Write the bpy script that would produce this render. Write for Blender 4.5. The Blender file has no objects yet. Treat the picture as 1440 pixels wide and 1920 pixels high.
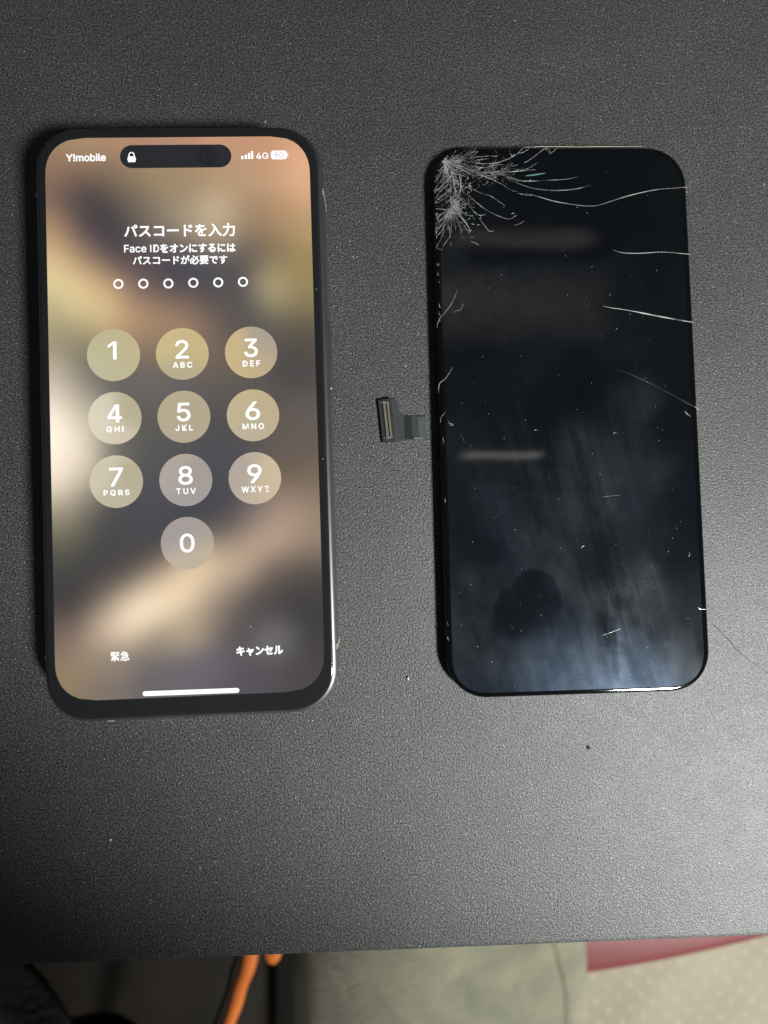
import bpy, bmesh, math, random
from mathutils import Matrix, Vector, Euler, noise
MM = 0.001
S = bpy.context.scene
COL = S.collection

# ------------------------------------------------------------------ camera
cam_data = bpy.data.cameras.new("camera")
cam = bpy.data.objects.new("camera", cam_data)
COL.objects.link(cam)
cam_data.sensor_fit = 'HORIZONTAL'
cam_data.sensor_width = 36.0
cam_data.lens = 36.0 * 725 / 1440          # ultra-wide close-up lens, 104 mm above the table
cam_data.clip_start = 0.005
cam_data.clip_end = 50
cam.matrix_world = Matrix.Translation((0, 0, 0.104)) @ (
    Matrix.Rotation(math.radians(1.90), 4, 'X') @ Matrix.Rotation(math.radians(-1.32), 4, 'Y'))
cam_data.dof.use_dof = True
cam_data.dof.focus_distance = 0.1005
cam_data.dof.aperture_fstop = 9
S.camera = cam

# ------------------------------------------------------------------ world: the dim room air
W = bpy.data.worlds.new("World"); S.world = W; W.use_nodes = True
W.node_tree.nodes["Background"].inputs[0].default_value = (0.80, 0.90, 1.0, 1)
W.node_tree.nodes["Background"].inputs[1].default_value = 0.045

# ------------------------------------------------------------------ lamps
def aim(o, target):
    o.rotation_euler = (Vector(target) - o.location).to_track_quat('-Z', 'Y').to_euler()

def spot(name, loc, target, power, size_deg, blend, radius, color):
    d = bpy.data.lights.new(name, 'SPOT'); d.energy = power; d.spot_size = math.radians(size_deg)
    d.spot_blend = blend; d.shadow_soft_size = radius; d.color = color
    o = bpy.data.objects.new(name, d); o.location = loc; COL.objects.link(o); aim(o, target); return o

def area(name, loc, target, power, sx, sy, color, rz=0):
    d = bpy.data.lights.new(name, 'AREA'); d.shape = 'RECTANGLE'; d.size = sx; d.size_y = sy
    d.energy = power; d.color = color
    o = bpy.data.objects.new(name, d); o.location = loc; COL.objects.link(o)
    o.rotation_euler = (0, 0, math.radians(rz)); return o

# a small desk lamp close by, beyond the lower right of the picture
spot("desk_lamp", (0.310, -0.245, 0.300), (0.114, 0.072, 0), 24, 56.6, 0.17, 0.036, (0.98, 1.0, 0.975))
spot("floor_fill_spot", (1.25, -1.35, 1.05), (0.36, -0.80, -0.6), 230, 46, 0.25, 0.10, (1.0, 0.97, 0.90))  # unseen spot added to light the floor and seats below the table
# dim unseen ceiling lights, added for the reflections in the broken glass
K = (1.5 + 0.104 - 0.0028) / (0.104 - 0.0028)
def glow_strip(name, x, y, power, sx, sy, color, rz, soft):
    """stacked area lights: soft-edged, brightest along the middle"""
    n = 5
    for i in range(n):
        k = 1 - soft * i / n; q = 1 - soft * .35 * i / n
        area(name, (x * K, y * K, 1.5 + .002 * i), None, power / n * k * q, sx * q, sy * k, color, rz)
glow_strip("ceiling_reflection_strip", 0.040, 0.0772, 0.075, 0.66, 0.075, (1, .97, .9), 1, .75)
glow_strip("ceiling_reflection_panel", 0.0400, 0.0590, 0.17, 0.80, 0.34, (1, .98, .93), 2, .85)
glow_strip("ceiling_tube", 0.0335, 0.0184, 0.08, 0.36, 0.024, (1, .95, .82), 1.5, .6)

# ------------------------------------------------------------------ exposure
S.view_settings.view_transform = 'Standard'; S.view_settings.look = 'None'
S.view_settings.exposure = 0; S.view_settings.gamma = 1; S.view_settings.use_curve_mapping = False
S.cycles.use_denoising = True
S.cycles.max_bounces = 8


# ================================================================== helpers
def lin(c):
    c = c / 255.0
    return c / 12.92 if c <= .04045 else ((c + .055) / 1.055) ** 2.4

def new_mat(name):
    m = bpy.data.materials.new(name); m.use_nodes = True
    return m, m.node_tree, m.node_tree.nodes["Principled BSDF"]

def mat(name, col, rough=.5, metal=0., spec=.5, noise_scale=None, noise_amt=.2, bump=0., bump_scale=800., coat=0.):
    m, nt, p = new_mat(name)
    p.inputs["Base Color"].default_value = (*col, 1)
    p.inputs["Roughness"].default_value = rough; p.inputs["Metallic"].default_value = metal
    p.inputs["Specular IOR Level"].default_value = spec; p.inputs["Coat Weight"].default_value = coat
    tc = nt.nodes.new("ShaderNodeTexCoord")
    if noise_scale:
        n = nt.nodes.new("ShaderNodeTexNoise"); n.inputs["Scale"].default_value = noise_scale; n.inputs["Detail"].default_value = 5
        nt.links.new(tc.outputs["Object"], n.inputs["Vector"])
        r = nt.nodes.new("ShaderNodeMapRange"); r.inputs["To Min"].default_value = 1 - noise_amt; r.inputs["To Max"].default_value = 1 + noise_amt
        r.inputs["From Min"].default_value = .3; r.inputs["From Max"].default_value = .7
        nt.links.new(n.outputs["Fac"], r.inputs["Value"])
        mx = nt.nodes.new("ShaderNodeMix"); mx.data_type = 'RGBA'; mx.blend_type = 'MULTIPLY'; mx.inputs[0].default_value = 1
        mx.inputs[6].default_value = (*col, 1)
        nt.links.new(r.outputs["Result"], mx.inputs[7]); nt.links.new(mx.outputs[2], p.inputs["Base Color"])
    if bump:
        n2 = nt.nodes.new("ShaderNodeTexNoise"); n2.inputs["Scale"].default_value = bump_scale; n2.inputs["Detail"].default_value = 3
        nt.links.new(tc.outputs["Object"], n2.inputs["Vector"])
        b = nt.nodes.new("ShaderNodeBump"); b.inputs["Strength"].default_value = 1; b.inputs["Distance"].default_value = bump
        nt.links.new(n2.outputs["Fac"], b.inputs["Height"]); nt.links.new(b.outputs["Normal"], p.inputs["Normal"])
    return m

def link(name, me, material=None, parent=None):
    o = bpy.data.objects.new(name, me); COL.objects.link(o)
    if material is not None and me is not None: me.materials.append(material)
    if parent is not None: o.parent = parent
    return o

def pydata(name, verts, faces, material=None, parent=None, smooth=True, scale=MM):
    me = bpy.data.meshes.new(name)
    me.from_pydata([(x * scale, y * scale, z * scale) for x, y, z in verts], [], faces)
    me.update()
    if smooth: me.shade_smooth()
    return link(name, me, material, parent)

def empty(name, loc, rot=(0, 0, 0)):
    o = bpy.data.objects.new(name, None); o.empty_display_size = .02; COL.objects.link(o)
    o.location = loc; o.rotation_euler = rot; return o

def tag(o, label=None, category=None, group=None, kind=None):
    for k, v in (("label", label), ("category", category), ("group", group), ("kind", kind)):
        if v: o[k] = v
    return o

def rrect(w, h, r, n=14, e=2.1):
    """rounded rectangle outline, counter-clockwise, with soft superelliptic corners"""
    pts = []
    for sx, sy, a0 in ((1, 1, 0), (-1, 1, 90), (-1, -1, 180), (1, -1, 270)):
        for i in range(n + 1):
            a = math.radians(a0 + 90 * i / n); c, s = math.cos(a), math.sin(a)
            x = math.copysign(abs(c) ** (2 / e), c) * r; y = math.copysign(abs(s) ** (2 / e), s) * r
            pts.append((sx * (w / 2 - r) + x, sy * (h / 2 - r) + y))
    return pts

def loft(name, w, h, r, rings, material, parent, cx=0, cy=0, caps=(True, True), n=14):
    """rings: (inset, z) from the bottom up"""
    V, F = [], []; N = 4 * (n + 1)
    for ins, z in rings:
        for x, y in rrect(w - 2 * ins, h - 2 * ins, max(.2, r - ins), n): V.append((x + cx, y + cy, z))
    for k in range(len(rings) - 1):
        for i in range(N):
            j = (i + 1) % N
            F.append((k * N + i, k * N + j, (k + 1) * N + j, (k + 1) * N + i))
    if caps[0]: F.append(tuple(range(N - 1, -1, -1)))
    if caps[1]: F.append(tuple(range((len(rings) - 1) * N, len(rings) * N)))
    o = pydata(name, V, F, material, parent)
    mark_flat_caps(o); return o

def mark_flat_caps(o, ang=38):
    me = o.data; bm = bmesh.new(); bm.from_mesh(me)
    for e in bm.edges:
        if len(e.link_faces) == 2 and e.calc_face_angle(0) > math.radians(ang): e.smooth = False
        if any(len(f.verts) > 8 for f in e.link_faces): e.smooth = False
    bm.to_mesh(me); bm.free()

def box(name, cx, cy, cz, sx, sy, sz, material, parent, rz=0, bev=0.0):
    bm = bmesh.new(); bmesh.ops.create_cube(bm, size=1)
    bmesh.ops.scale(bm, vec=(sx, sy, sz), verts=bm.verts)
    if bev: bmesh.ops.bevel(bm, geom=bm.edges[:], offset=bev, segments=3, profile=.6, affect='EDGES')
    bmesh.ops.rotate(bm, cent=(0, 0, 0), matrix=Matrix.Rotation(rz, 3, 'Z'), verts=bm.verts)
    bmesh.ops.translate(bm, vec=(cx, cy, cz), verts=bm.verts)
    bmesh.ops.scale(bm, vec=(MM, MM, MM), verts=bm.verts)
    me = bpy.data.meshes.new(name); bm.to_mesh(me); bm.free()
    if bev: me.shade_smooth()
    return link(name, me, material, parent)

def slab(name, pts, z0, z1, material, parent):
    """prism over a polygon (mm)"""
    n = len(pts)
    a = sum(pts[i][0] * pts[(i + 1) % n][1] - pts[(i + 1) % n][0] * pts[i][1] for i in range(n))
    if a < 0: pts = pts[::-1]
    V = [(x, y, z0) for x, y in pts] + [(x, y, z1) for x, y in pts]
    F = [tuple(range(n - 1, -1, -1)), tuple(range(n, 2 * n))] + [(i, (i + 1) % n, n + (i + 1) % n, n + i) for i in range(n)]
    return pydata(name, V, F, material, parent, smooth=False)

def tube(name, pts, radii, material, parent, n=16, flat=1.0, scale=MM):
    V, F = [], []; P = [Vector(p) for p in pts]
    for i, p in enumerate(P):
        t = (P[min(i + 1, len(P) - 1)] - P[max(i - 1, 0)]).normalized()
        u = t.cross(Vector((0, 0, 1)))
        u = u.normalized() if u.length > 1e-4 else Vector((1, 0, 0))
        v = u.cross(t).normalized()
        for k in range(n):
            a = 2 * math.pi * k / n; q = p + (u * math.cos(a) + v * math.sin(a) * flat) * radii[i]
            V.append(tuple(q))
    for i in range(len(P) - 1):
        for k in range(n):
            F.append((i * n + k, i * n + (k + 1) % n, (i + 1) * n + (k + 1) % n, (i + 1) * n + k))
    F.append(tuple(range(n - 1, -1, -1))); F.append(tuple(range((len(P) - 1) * n, len(P) * n)))
    return pydata(name, V, F, material, parent, scale=scale)

def smooth_line(pts, sub=5):
    """Catmull-Rom through the points"""
    out = []; n = len(pts)
    for i in range(n - 1):
        p0, p1, p2, p3 = pts[max(i - 1, 0)], pts[i], pts[i + 1], pts[min(i + 2, n - 1)]
        for k in range(sub):
            t = k / sub
            out.append(tuple(.5 * (2 * b + (c - a) * t + (2 * a - 5 * b + 4 * c - d) * t * t + (3 * b - a - 3 * c + d) * t ** 3)
                             for a, b, c, d in zip(p0, p1, p2, p3)))
    out.append(tuple(pts[-1])); return out

class Ribbons:
    """thin ridged strips lying on a plane: cracks and scratches"""
    def __init__(self): self.V, self.F = [], []
    def add(self, line, widths, z, ridge=.35):
        n = len(line); b = len(self.V)
        for i, (x, y) in enumerate(line):
            ax, ay = line[max(i - 1, 0)]; bx, by = line[min(i + 1, n - 1)]
            dx, dy = bx - ax, by - ay; L = math.hypot(dx, dy) or 1
            nx, ny = -dy / L, dx / L; w = widths[i] / 2
            self.V += [(x + nx * w, y + ny * w, z), (x, y, z + w * ridge * 2), (x - nx * w, y - ny * w, z)]
        for i in range(n - 1):
            k = b + 3 * i
            self.F += [(k, k + 1, k + 4, k + 3), (k + 1, k + 2, k + 5, k + 4)]
    def build(self, name, material, parent): return pydata(name, self.V, self.F, material, parent, smooth=False)

# ================================================================== the table
def table_material():
    m, nt, p = new_mat("grained_dark_grey_table")
    N, L = nt.nodes, nt.links
    tc = N.new("ShaderNodeTexCoord")
    def noise_tex(scale, detail, rough=.5):
        n = N.new("ShaderNodeTexNoise"); n.inputs["Scale"].default_value = scale; n.inputs["Detail"].default_value = detail
        n.inputs["Roughness"].default_value = rough; L.new(tc.outputs["Object"], n.inputs["Vector"]); return n
    grain = noise_tex(2050, 2, .65); speck = noise_tex(2600, 1, .5); cloud = noise_tex(28, 6, .6); dirt = noise_tex(160, 4, .6)
    # fine grain colour, with the grain's sparkle painted in as pale flecks
    r = N.new("ShaderNodeValToRGB"); r.color_ramp.elements[0].position = .36; r.color_ramp.elements[1].position = .66
    r.color_ramp.elements[0].color = (.008, .0085, .0080, 1); r.color_ramp.elements[1].color = (.084, .087, .083, 1)
    L.new(grain.outputs["Fac"], r.inputs["Fac"])
    fl = N.new("ShaderNodeMapRange"); fl.inputs["From Min"].default_value = .66; fl.inputs["From Max"].default_value = .80
    L.new(speck.outputs["Fac"], fl.inputs["Value"])
    mx = N.new("ShaderNodeMix"); mx.data_type = 'RGBA'; mx.inputs[7].default_value = (.46, .46, .44, 1)
    L.new(fl.outputs["Result"], mx.inputs[0]); L.new(r.outputs["Color"], mx.inputs[6])
    cl = N.new("ShaderNodeMapRange"); cl.inputs["From Min"].default_value = .3; cl.inputs["From Max"].default_value = .7
    cl.inputs["To Min"].default_value = .86; cl.inputs["To Max"].default_value = 1.12
    L.new(cloud.outputs["Fac"], cl.inputs["Value"])
    m2 = N.new("ShaderNodeMix"); m2.data_type = 'RGBA'; m2.blend_type = 'MULTIPLY'; m2.inputs[0].default_value = 1
    L.new(mx.outputs[2], m2.inputs[6]); L.new(cl.outputs["Result"], m2.inputs[7])
    L.new(m2.outputs[2], p.inputs["Base Color"])
    rr = N.new("ShaderNodeMapRange"); rr.inputs["From Min"].default_value = .3; rr.inputs["From Max"].default_value = .7
    rr.inputs["To Min"].default_value = .53; rr.inputs["To Max"].default_value = .60
    L.new(dirt.outputs["Fac"], rr.inputs["Value"]); L.new(rr.outputs["Result"], p.inputs["Roughness"])
    p.inputs["Specular IOR Level"].default_value = .62
    b = N.new("ShaderNodeBump"); b.inputs["Strength"].default_value = 1; b.inputs["Distance"].default_value = .00026
    L.new(grain.outputs["Fac"], b.inputs["Height"]); L.new(b.outputs["Normal"], p.inputs["Normal"])
    return m

M_TABLE = table_material()
table = empty("table", (0, -.1119, -.72), (0, 0, math.radians(.77)))
tag(table, "dark grey grained table top carrying both phones, cut off at its straight front edge", "table")
# cross-section of the top with a rounded front edge, swept along x
prof = [(600, -22), (600, 0), (2.6, 0), (1.6, -.25), (.75, -.85), (.2, -1.7), (0, -2.8), (0, -19), (1, -22)]
V = [(sx * 520, y, z + 720) for sx in (-1, 1) for y, z in prof]; n = len(prof)
F = [tuple(range(n)), tuple(range(2 * n - 1, n - 1, -1))] + [(i, n + i, n + (i + 1) % n, (i + 1) % n) for i in range(n)]
top = pydata("table_top", V, F, M_TABLE, table); mark_flat_caps(top, 50)
M_TLEG = mat("table_leg_black", (.02, .02, .02), .4)
for sx in (-1, 1):
    for y in (70, 540):
        box("leg", sx * 480, y, 349, 36, 36, 697, M_TLEG, table, bev=2)

M_TDUST = mat("table_dust", (.42, .42, .40), .9)
rt = random.Random(3); V, F = [], []
for k in range(260):
    x, y = rt.uniform(-118, 118), rt.uniform(4, 262); r = rt.uniform(.05, .11) * (2 if rt.random() < .06 else 1); a = rt.uniform(0, 3.14); bq = len(V)
    L = r * rt.uniform(1, 2.6)
    V.append((x, y, 720 + r * .6))
    for i in range(5):
        t = 2 * math.pi * i / 5; px, py = L * math.cos(t), r * math.sin(t)
        V.append((x + px * math.cos(a) - py * math.sin(a), y + px * math.sin(a) + py * math.cos(a), 720.02))
    F += [(bq, bq + 1 + i, bq + 1 + (i + 1) % 5) for i in range(5)]
o = pydata("dust", V, F, M_TDUST, table, smooth=False); o["kind"] = "stuff"

# ================================================================== floor and what stands below the table
def floor_material():
    m, nt, p = new_mat("beige_dotted_floor")
    N, L = nt.nodes, nt.links
    tc = N.new("ShaderNodeTexCoord")
    mp = N.new("ShaderNodeMapping"); mp.inputs["Rotation"].default_value = (0, 0, math.radians(38)); mp.inputs["Scale"].default_value = (30, 30, 30)
    L.new(tc.outputs["Object"], mp.inputs["Vector"])
    v = N.new("ShaderNodeTexVoronoi"); v.inputs["Scale"].default_value = 1; v.inputs["Randomness"].default_value = .12
    v.voronoi_dimensions = '2D'; L.new(mp.outputs["Vector"], v.inputs["Vector"])
    d = N.new("ShaderNodeMapRange"); d.inputs["From Min"].default_value = .30; d.inputs["From Max"].default_value = .08
    L.new(v.outputs["Distance"], d.inputs["Value"])
    cl = N.new("ShaderNodeTexNoise"); cl.inputs["Scale"].default_value = 9; cl.inputs["Detail"].default_value = 6; L.new(tc.outputs["Object"], cl.inputs["Vector"])
    r = N.new("ShaderNodeValToRGB"); r.color_ramp.elements[0].position = .3; r.color_ramp.elements[1].position = .7
    r.color_ramp.elements[0].color = (.28, .258, .188, 1); r.color_ramp.elements[1].color = (.345, .32, .235, 1)
    L.new(cl.outputs["Fac"], r.inputs["Fac"])
    mul = N.new("ShaderNodeMath"); mul.operation = 'MULTIPLY'; L.new(d.outputs["Result"], mul.inputs[0])
    cn = N.new("ShaderNodeTexNoise"); cn.inputs["Scale"].default_value = 22; L.new(tc.outputs["Object"], cn.inputs["Vector"])
    L.new(cn.outputs["Fac"], mul.inputs[1])
    mx = N.new("ShaderNodeMix"); mx.data_type = 'RGBA'; mx.inputs[7].default_value = (.41, .385, .28, 1)
    L.new(mul.outputs[0], mx.inputs[0]); L.new(r.outputs["Color"], mx.inputs[6]); L.new(mx.outputs[2], p.inputs["Base Color"])
    b = N.new("ShaderNodeBump"); b.inputs["Distance"].default_value = .001; L.new(d.outputs["Result"], b.inputs["Height"]); L.new(b.outputs["Normal"], p.inputs["Normal"])
    p.inputs["Roughness"].default_value = .6
    return m
floor = pydata("floor", [(-2500, -2800, -720), (2500, -2800, -720), (2500, 1500, -720), (-2500, 1500, -720)], [(0, 1, 2, 3)], floor_material(), smooth=False)
tag(floor, "beige floor with rows of small pale dots below the table edge", "floor", kind="structure")

def fabric_material():
    m, nt, p = new_mat("olive_brushed_fabric")
    N, L = nt.nodes, nt.links
    tc = N.new("ShaderNodeTexCoord")
    a = N.new("ShaderNodeTexNoise"); a.inputs["Scale"].default_value = 22; a.inputs["Detail"].default_value = 6; a.inputs["Distortion"].default_value = .6
    b = N.new("ShaderNodeTexNoise"); b.inputs["Scale"].default_value = 420; b.inputs["Detail"].default_value = 4
    for t in (a, b): L.new(tc.outputs["Object"], t.inputs["Vector"])
    r = N.new("ShaderNodeValToRGB"); r.color_ramp.elements[0].position = .32; r.color_ramp.elements[1].position = .68
    r.color_ramp.elements[0].color = (.235, .25, .19, 1); r.color_ramp.elements[1].color = (.36, .352, .25, 1)
    L.new(a.outputs["Fac"], r.inputs["Fac"]); L.new(r.outputs["Color"], p.inputs["Base Color"])
    bp = N.new("ShaderNodeBump"); bp.inputs["Distance"].default_value = .0012; L.new(b.outputs["Fac"], bp.inputs["Height"]); L.new(bp.outputs["Normal"], p.inputs["Normal"])
    p.inputs["Roughness"].default_value = .9; p.inputs["Sheen Weight"].default_value = .25; p.inputs["Specular IOR Level"].default_value = .2
    return m
M_FAB = fabric_material()
M_DARKWOOD = mat("dark_stained_wood", (.03, .018, .01), .5, noise_scale=30)

# olive upholstered chair: seat pad with a boxed, seamed right side
chair = empty("upholstered_chair", (.042, -.50, -.72))
tag(chair, "olive green fabric chair seat with a seamed right edge, below the table edge", "chair")
def pad(name, hx, hy, z0, z1, r, crown, material, parent, nx=48, ny=40):
    V, F = [], []
    def sq(t): return math.copysign(1 - (1 - abs(t)) ** 1.7, t)
    for j in range(ny + 1):
        for i in range(nx + 1):
            a, b = sq(-1 + 2 * i / nx), sq(-1 + 2 * j / ny)
            x, y = a * hx, b * hy
            ex = max(0, abs(x) - (hx - r)) / r; ey = max(0, abs(y) - (hy - r)) / r
            d = min(1, math.hypot(ex, ey))
            if math.hypot(ex, ey) > 1:
                k = 1 / math.hypot(ex, ey)
                x = math.copysign((hx - r) + ex * k * r, x) if ex else x
                y = math.copysign((hy - r) + ey * k * r, y) if ey else y
            z = z1 - r * (1 - math.sqrt(max(0, 1 - d * d))) * .9 + crown * (1 - a * a) * (1 - b * b)
            z -= 125 * max(0, (40 - x) / (hx + 40)) ** 2.2  # left side rolled down so it turns dark, shaped for the shade
            z += 2.2 * noise.noise(Vector((x * .018, y * .018, 3.1))) + 1.0 * noise.noise(Vector((x * .05, y * .03, 7.7)))
            V.append((x, y, z))
    for j in range(ny):
        for i in range(nx):
            k = j * (nx + 1) + i; F.append((k, k + 1, k + nx + 2, k + nx + 1))
    ring = [i for i in range(nx + 1)] + [(j + 1) * (nx + 1) - 1 for j in range(1, ny + 1)] + [ny * (nx + 1) + i for i in range(nx - 1, -1, -1)] + [j * (nx + 1) for j in range(ny - 1, 0, -1)]
    b0 = len(V)
    for k in ring: V.append((V[k][0], V[k][1], z0))
    m_ = len(ring)
    for i in range(m_): F.append((ring[(i + 1) % m_], ring[i], b0 + i, b0 + (i + 1) % m_))
    F.append(tuple(b0 + i for i in range(m_)))
    return pydata(name, V, F, material, parent)
SEAT_HX = 171
seat = pad("seat", SEAT_HX, 210, 296, 440, 22, 8, M_FAB, chair)
M_SEAM = mat("olive_seam_thread", (.20, .205, .15), .9)
seamline = [(126, 120, 446), (132, 95, 446), (137, 75, 446), (141, 55, 446), (142.5, 20, 446), (143, -40, 445), (143, -200, 440)]
tube("seam", smooth_line(seamline, 4), [.45] * (len(seamline) * 4 - 3), M_SEAM, seat, n=8)
for sx in (-1, 1):
    for sy in (-1, 1): box("leg", sx * 115 + 14, sy * 170, 147, 32, 32, 294, M_DARKWOOD, chair, bev=3)

# red seat with a gently bowed front edge
M_RED = mat("red_vinyl", (.20, .042, .048), .45, noise_scale=25, noise_amt=.08, bump=.0002, bump_scale=900)
red = empty("red_seat", (.42, -.30, -.72))
tag(red, "red padded seat with a rounded bowed front edge beside the olive seat", "chair")
V, F = [], []
prof = [(0, 340), (0, 352), (3, 366), (9, 377), (18, 384), (30, 388), (60, 390), (220, 391)]   # distance in from the front, height
NX = 40
for i in range(NX + 1):
    x = -290 + 560 * i / NX; wx = x + 420
    fy = -514 + .105 * (wx - 230) + .00028 * (wx - 230) ** 2 + 300
    for d_, z in prof: V.append((x, fy + d_, z))
    V.append((x, fy + 220, 340))
n = len(prof) + 1
for i in range(NX):
    for k in range(n):
        F.append((i * n + k, i * n + (k + 1) % n, (i + 1) * n + (k + 1) % n, (i + 1) * n + k))
F.append(tuple(range(n))); F.append(tuple(range((NX + 1) * n - 1, NX * n - 1, -1)))
o = pydata("seat", [(x, y, z) for x, y, z in V], [f[::-1] for f in F], M_RED, red); mark_flat_caps(o, 60)
for sx in (-1, 1):
    for y in (-80, 60): box("leg", sx * 180, y, 170, 28, 28, 339, M_DARKWOOD, red, bev=3)

# orange wooden chair frame: a tapered rail with a peg beside it
M_ORANGE = mat("orange_lacquered_wood", (.62, .17, .035), .32, noise_scale=60, noise_amt=.18, coat=.3)
wc = empty("wooden_chair", (-.1207, -.4138, -.72))
tag(wc, "orange lacquered wooden chair rail tapering down from the table edge", "chair")
rail = [(14, 80, 386), (9, 40, 387), (4, 10, 388), (-3, -8, 389), (-9, -30, 390), (-19, -55, 391), (-32, -90, 392), (-40, -130, 393), (-90, -385, 396)]
rail = [(x * .862, y * .862, 450 + (z - 388) * .862) for x, y, z in rail]
tube("rail", smooth_line(rail, 4), [max(5.2, 8.6 - 3.2 * i / 28) for i in range(33)], M_ORANGE, wc, n=20)
bm = bmesh.new(); bmesh.ops.create_uvsphere(bm, u_segments=20, v_segments=12, radius=1)
bmesh.ops.scale(bm, vec=(.0085, .014, .006), verts=bm.verts); bmesh.ops.translate(bm, vec=(.025, .0155, .444), verts=bm.verts)
me = bpy.data.meshes.new("peg"); bm.to_mesh(me); bm.free(); me.shade_smooth(); link("peg", me, M_ORANGE, wc)
M_BLACKGLOSS = mat("black_gloss_trim", (.01, .01, .012), .18)
trim = [(p[0] - 13 + i * .7, p[1] + 3, p[2] - 8) for i, p in enumerate(rail)]
tube("trim", smooth_line(trim, 4), [1.8] * 33, M_BLACKGLOSS, wc, n=8)
tube("leg", [(-78, -328, 455), (-79, -330, 200), (-80, -332, 0)], [11, 12, 10], M_DARKWOOD, wc)
tube("leg", [(14, 68, 444), (30, 110, 440), (40, 150, 430), (38, 150, 200), (36, 150, 0)], [9, 11, 12, 13, 10], M_DARKWOOD, wc)

# black cloth bags standing in the dark on the left
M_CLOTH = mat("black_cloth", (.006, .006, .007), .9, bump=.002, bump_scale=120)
def bag(loc, sx, sy, sz, rz, seed, label):
    bm = bmesh.new(); bmesh.ops.create_icosphere(bm, subdivisions=4, radius=1)
    for v in bm.verts:
        c = v.co; n_ = noise.noise(Vector((c.x * 1.6 + seed, c.y * 1.6, c.z * 1.6))) * .13
        q = Vector(tuple(math.copysign(abs(t) ** .75, t) for t in c)) * (1 + n_)
        v.co = Vector((q.x * sx, q.y * sy, max(0, (q.z + .85) * .54 * sz)))
    me = bpy.data.meshes.new("cloth_bag"); bm.to_mesh(me); bm.free(); me.shade_smooth()
    o = link("cloth_bag", me, M_CLOTH); o.location = loc; o.rotation_euler = (0, 0, rz)
    return tag(o, label, "bag", "black bags on the floor")
M_BROWN = mat("shaded_floor_brown", (.010, .0075, .0045), .6, noise_scale=14, noise_amt=.5)  # shade of the floor put into a near-black brown
block = empty("shade_block", (-.405, -.52, -.72))  # added block covering the lit floor where the left side is dark
tag(block, "added very dark brown bench in shadow below the left table edge", "block")
pad("seat", 308, 210, 270, 312, 18, 6, M_BROWN, block)
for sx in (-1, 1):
    for sy in (-1, 1): box("leg", sx * 260, sy * 170, 134, 34, 34, 268, M_DARKWOOD, block, bev=3)
bag((-.505, -.66, -.412), .147, .147, .075, math.radians(-40), 1.0, "black cloth bag in the bottom left corner, on the added dark brown bench")
bag((-.318, -.672, -.412), .052, .058, .05, 0, 4.0, "small black cloth pouch at the bottom edge, left of the orange rail")

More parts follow.
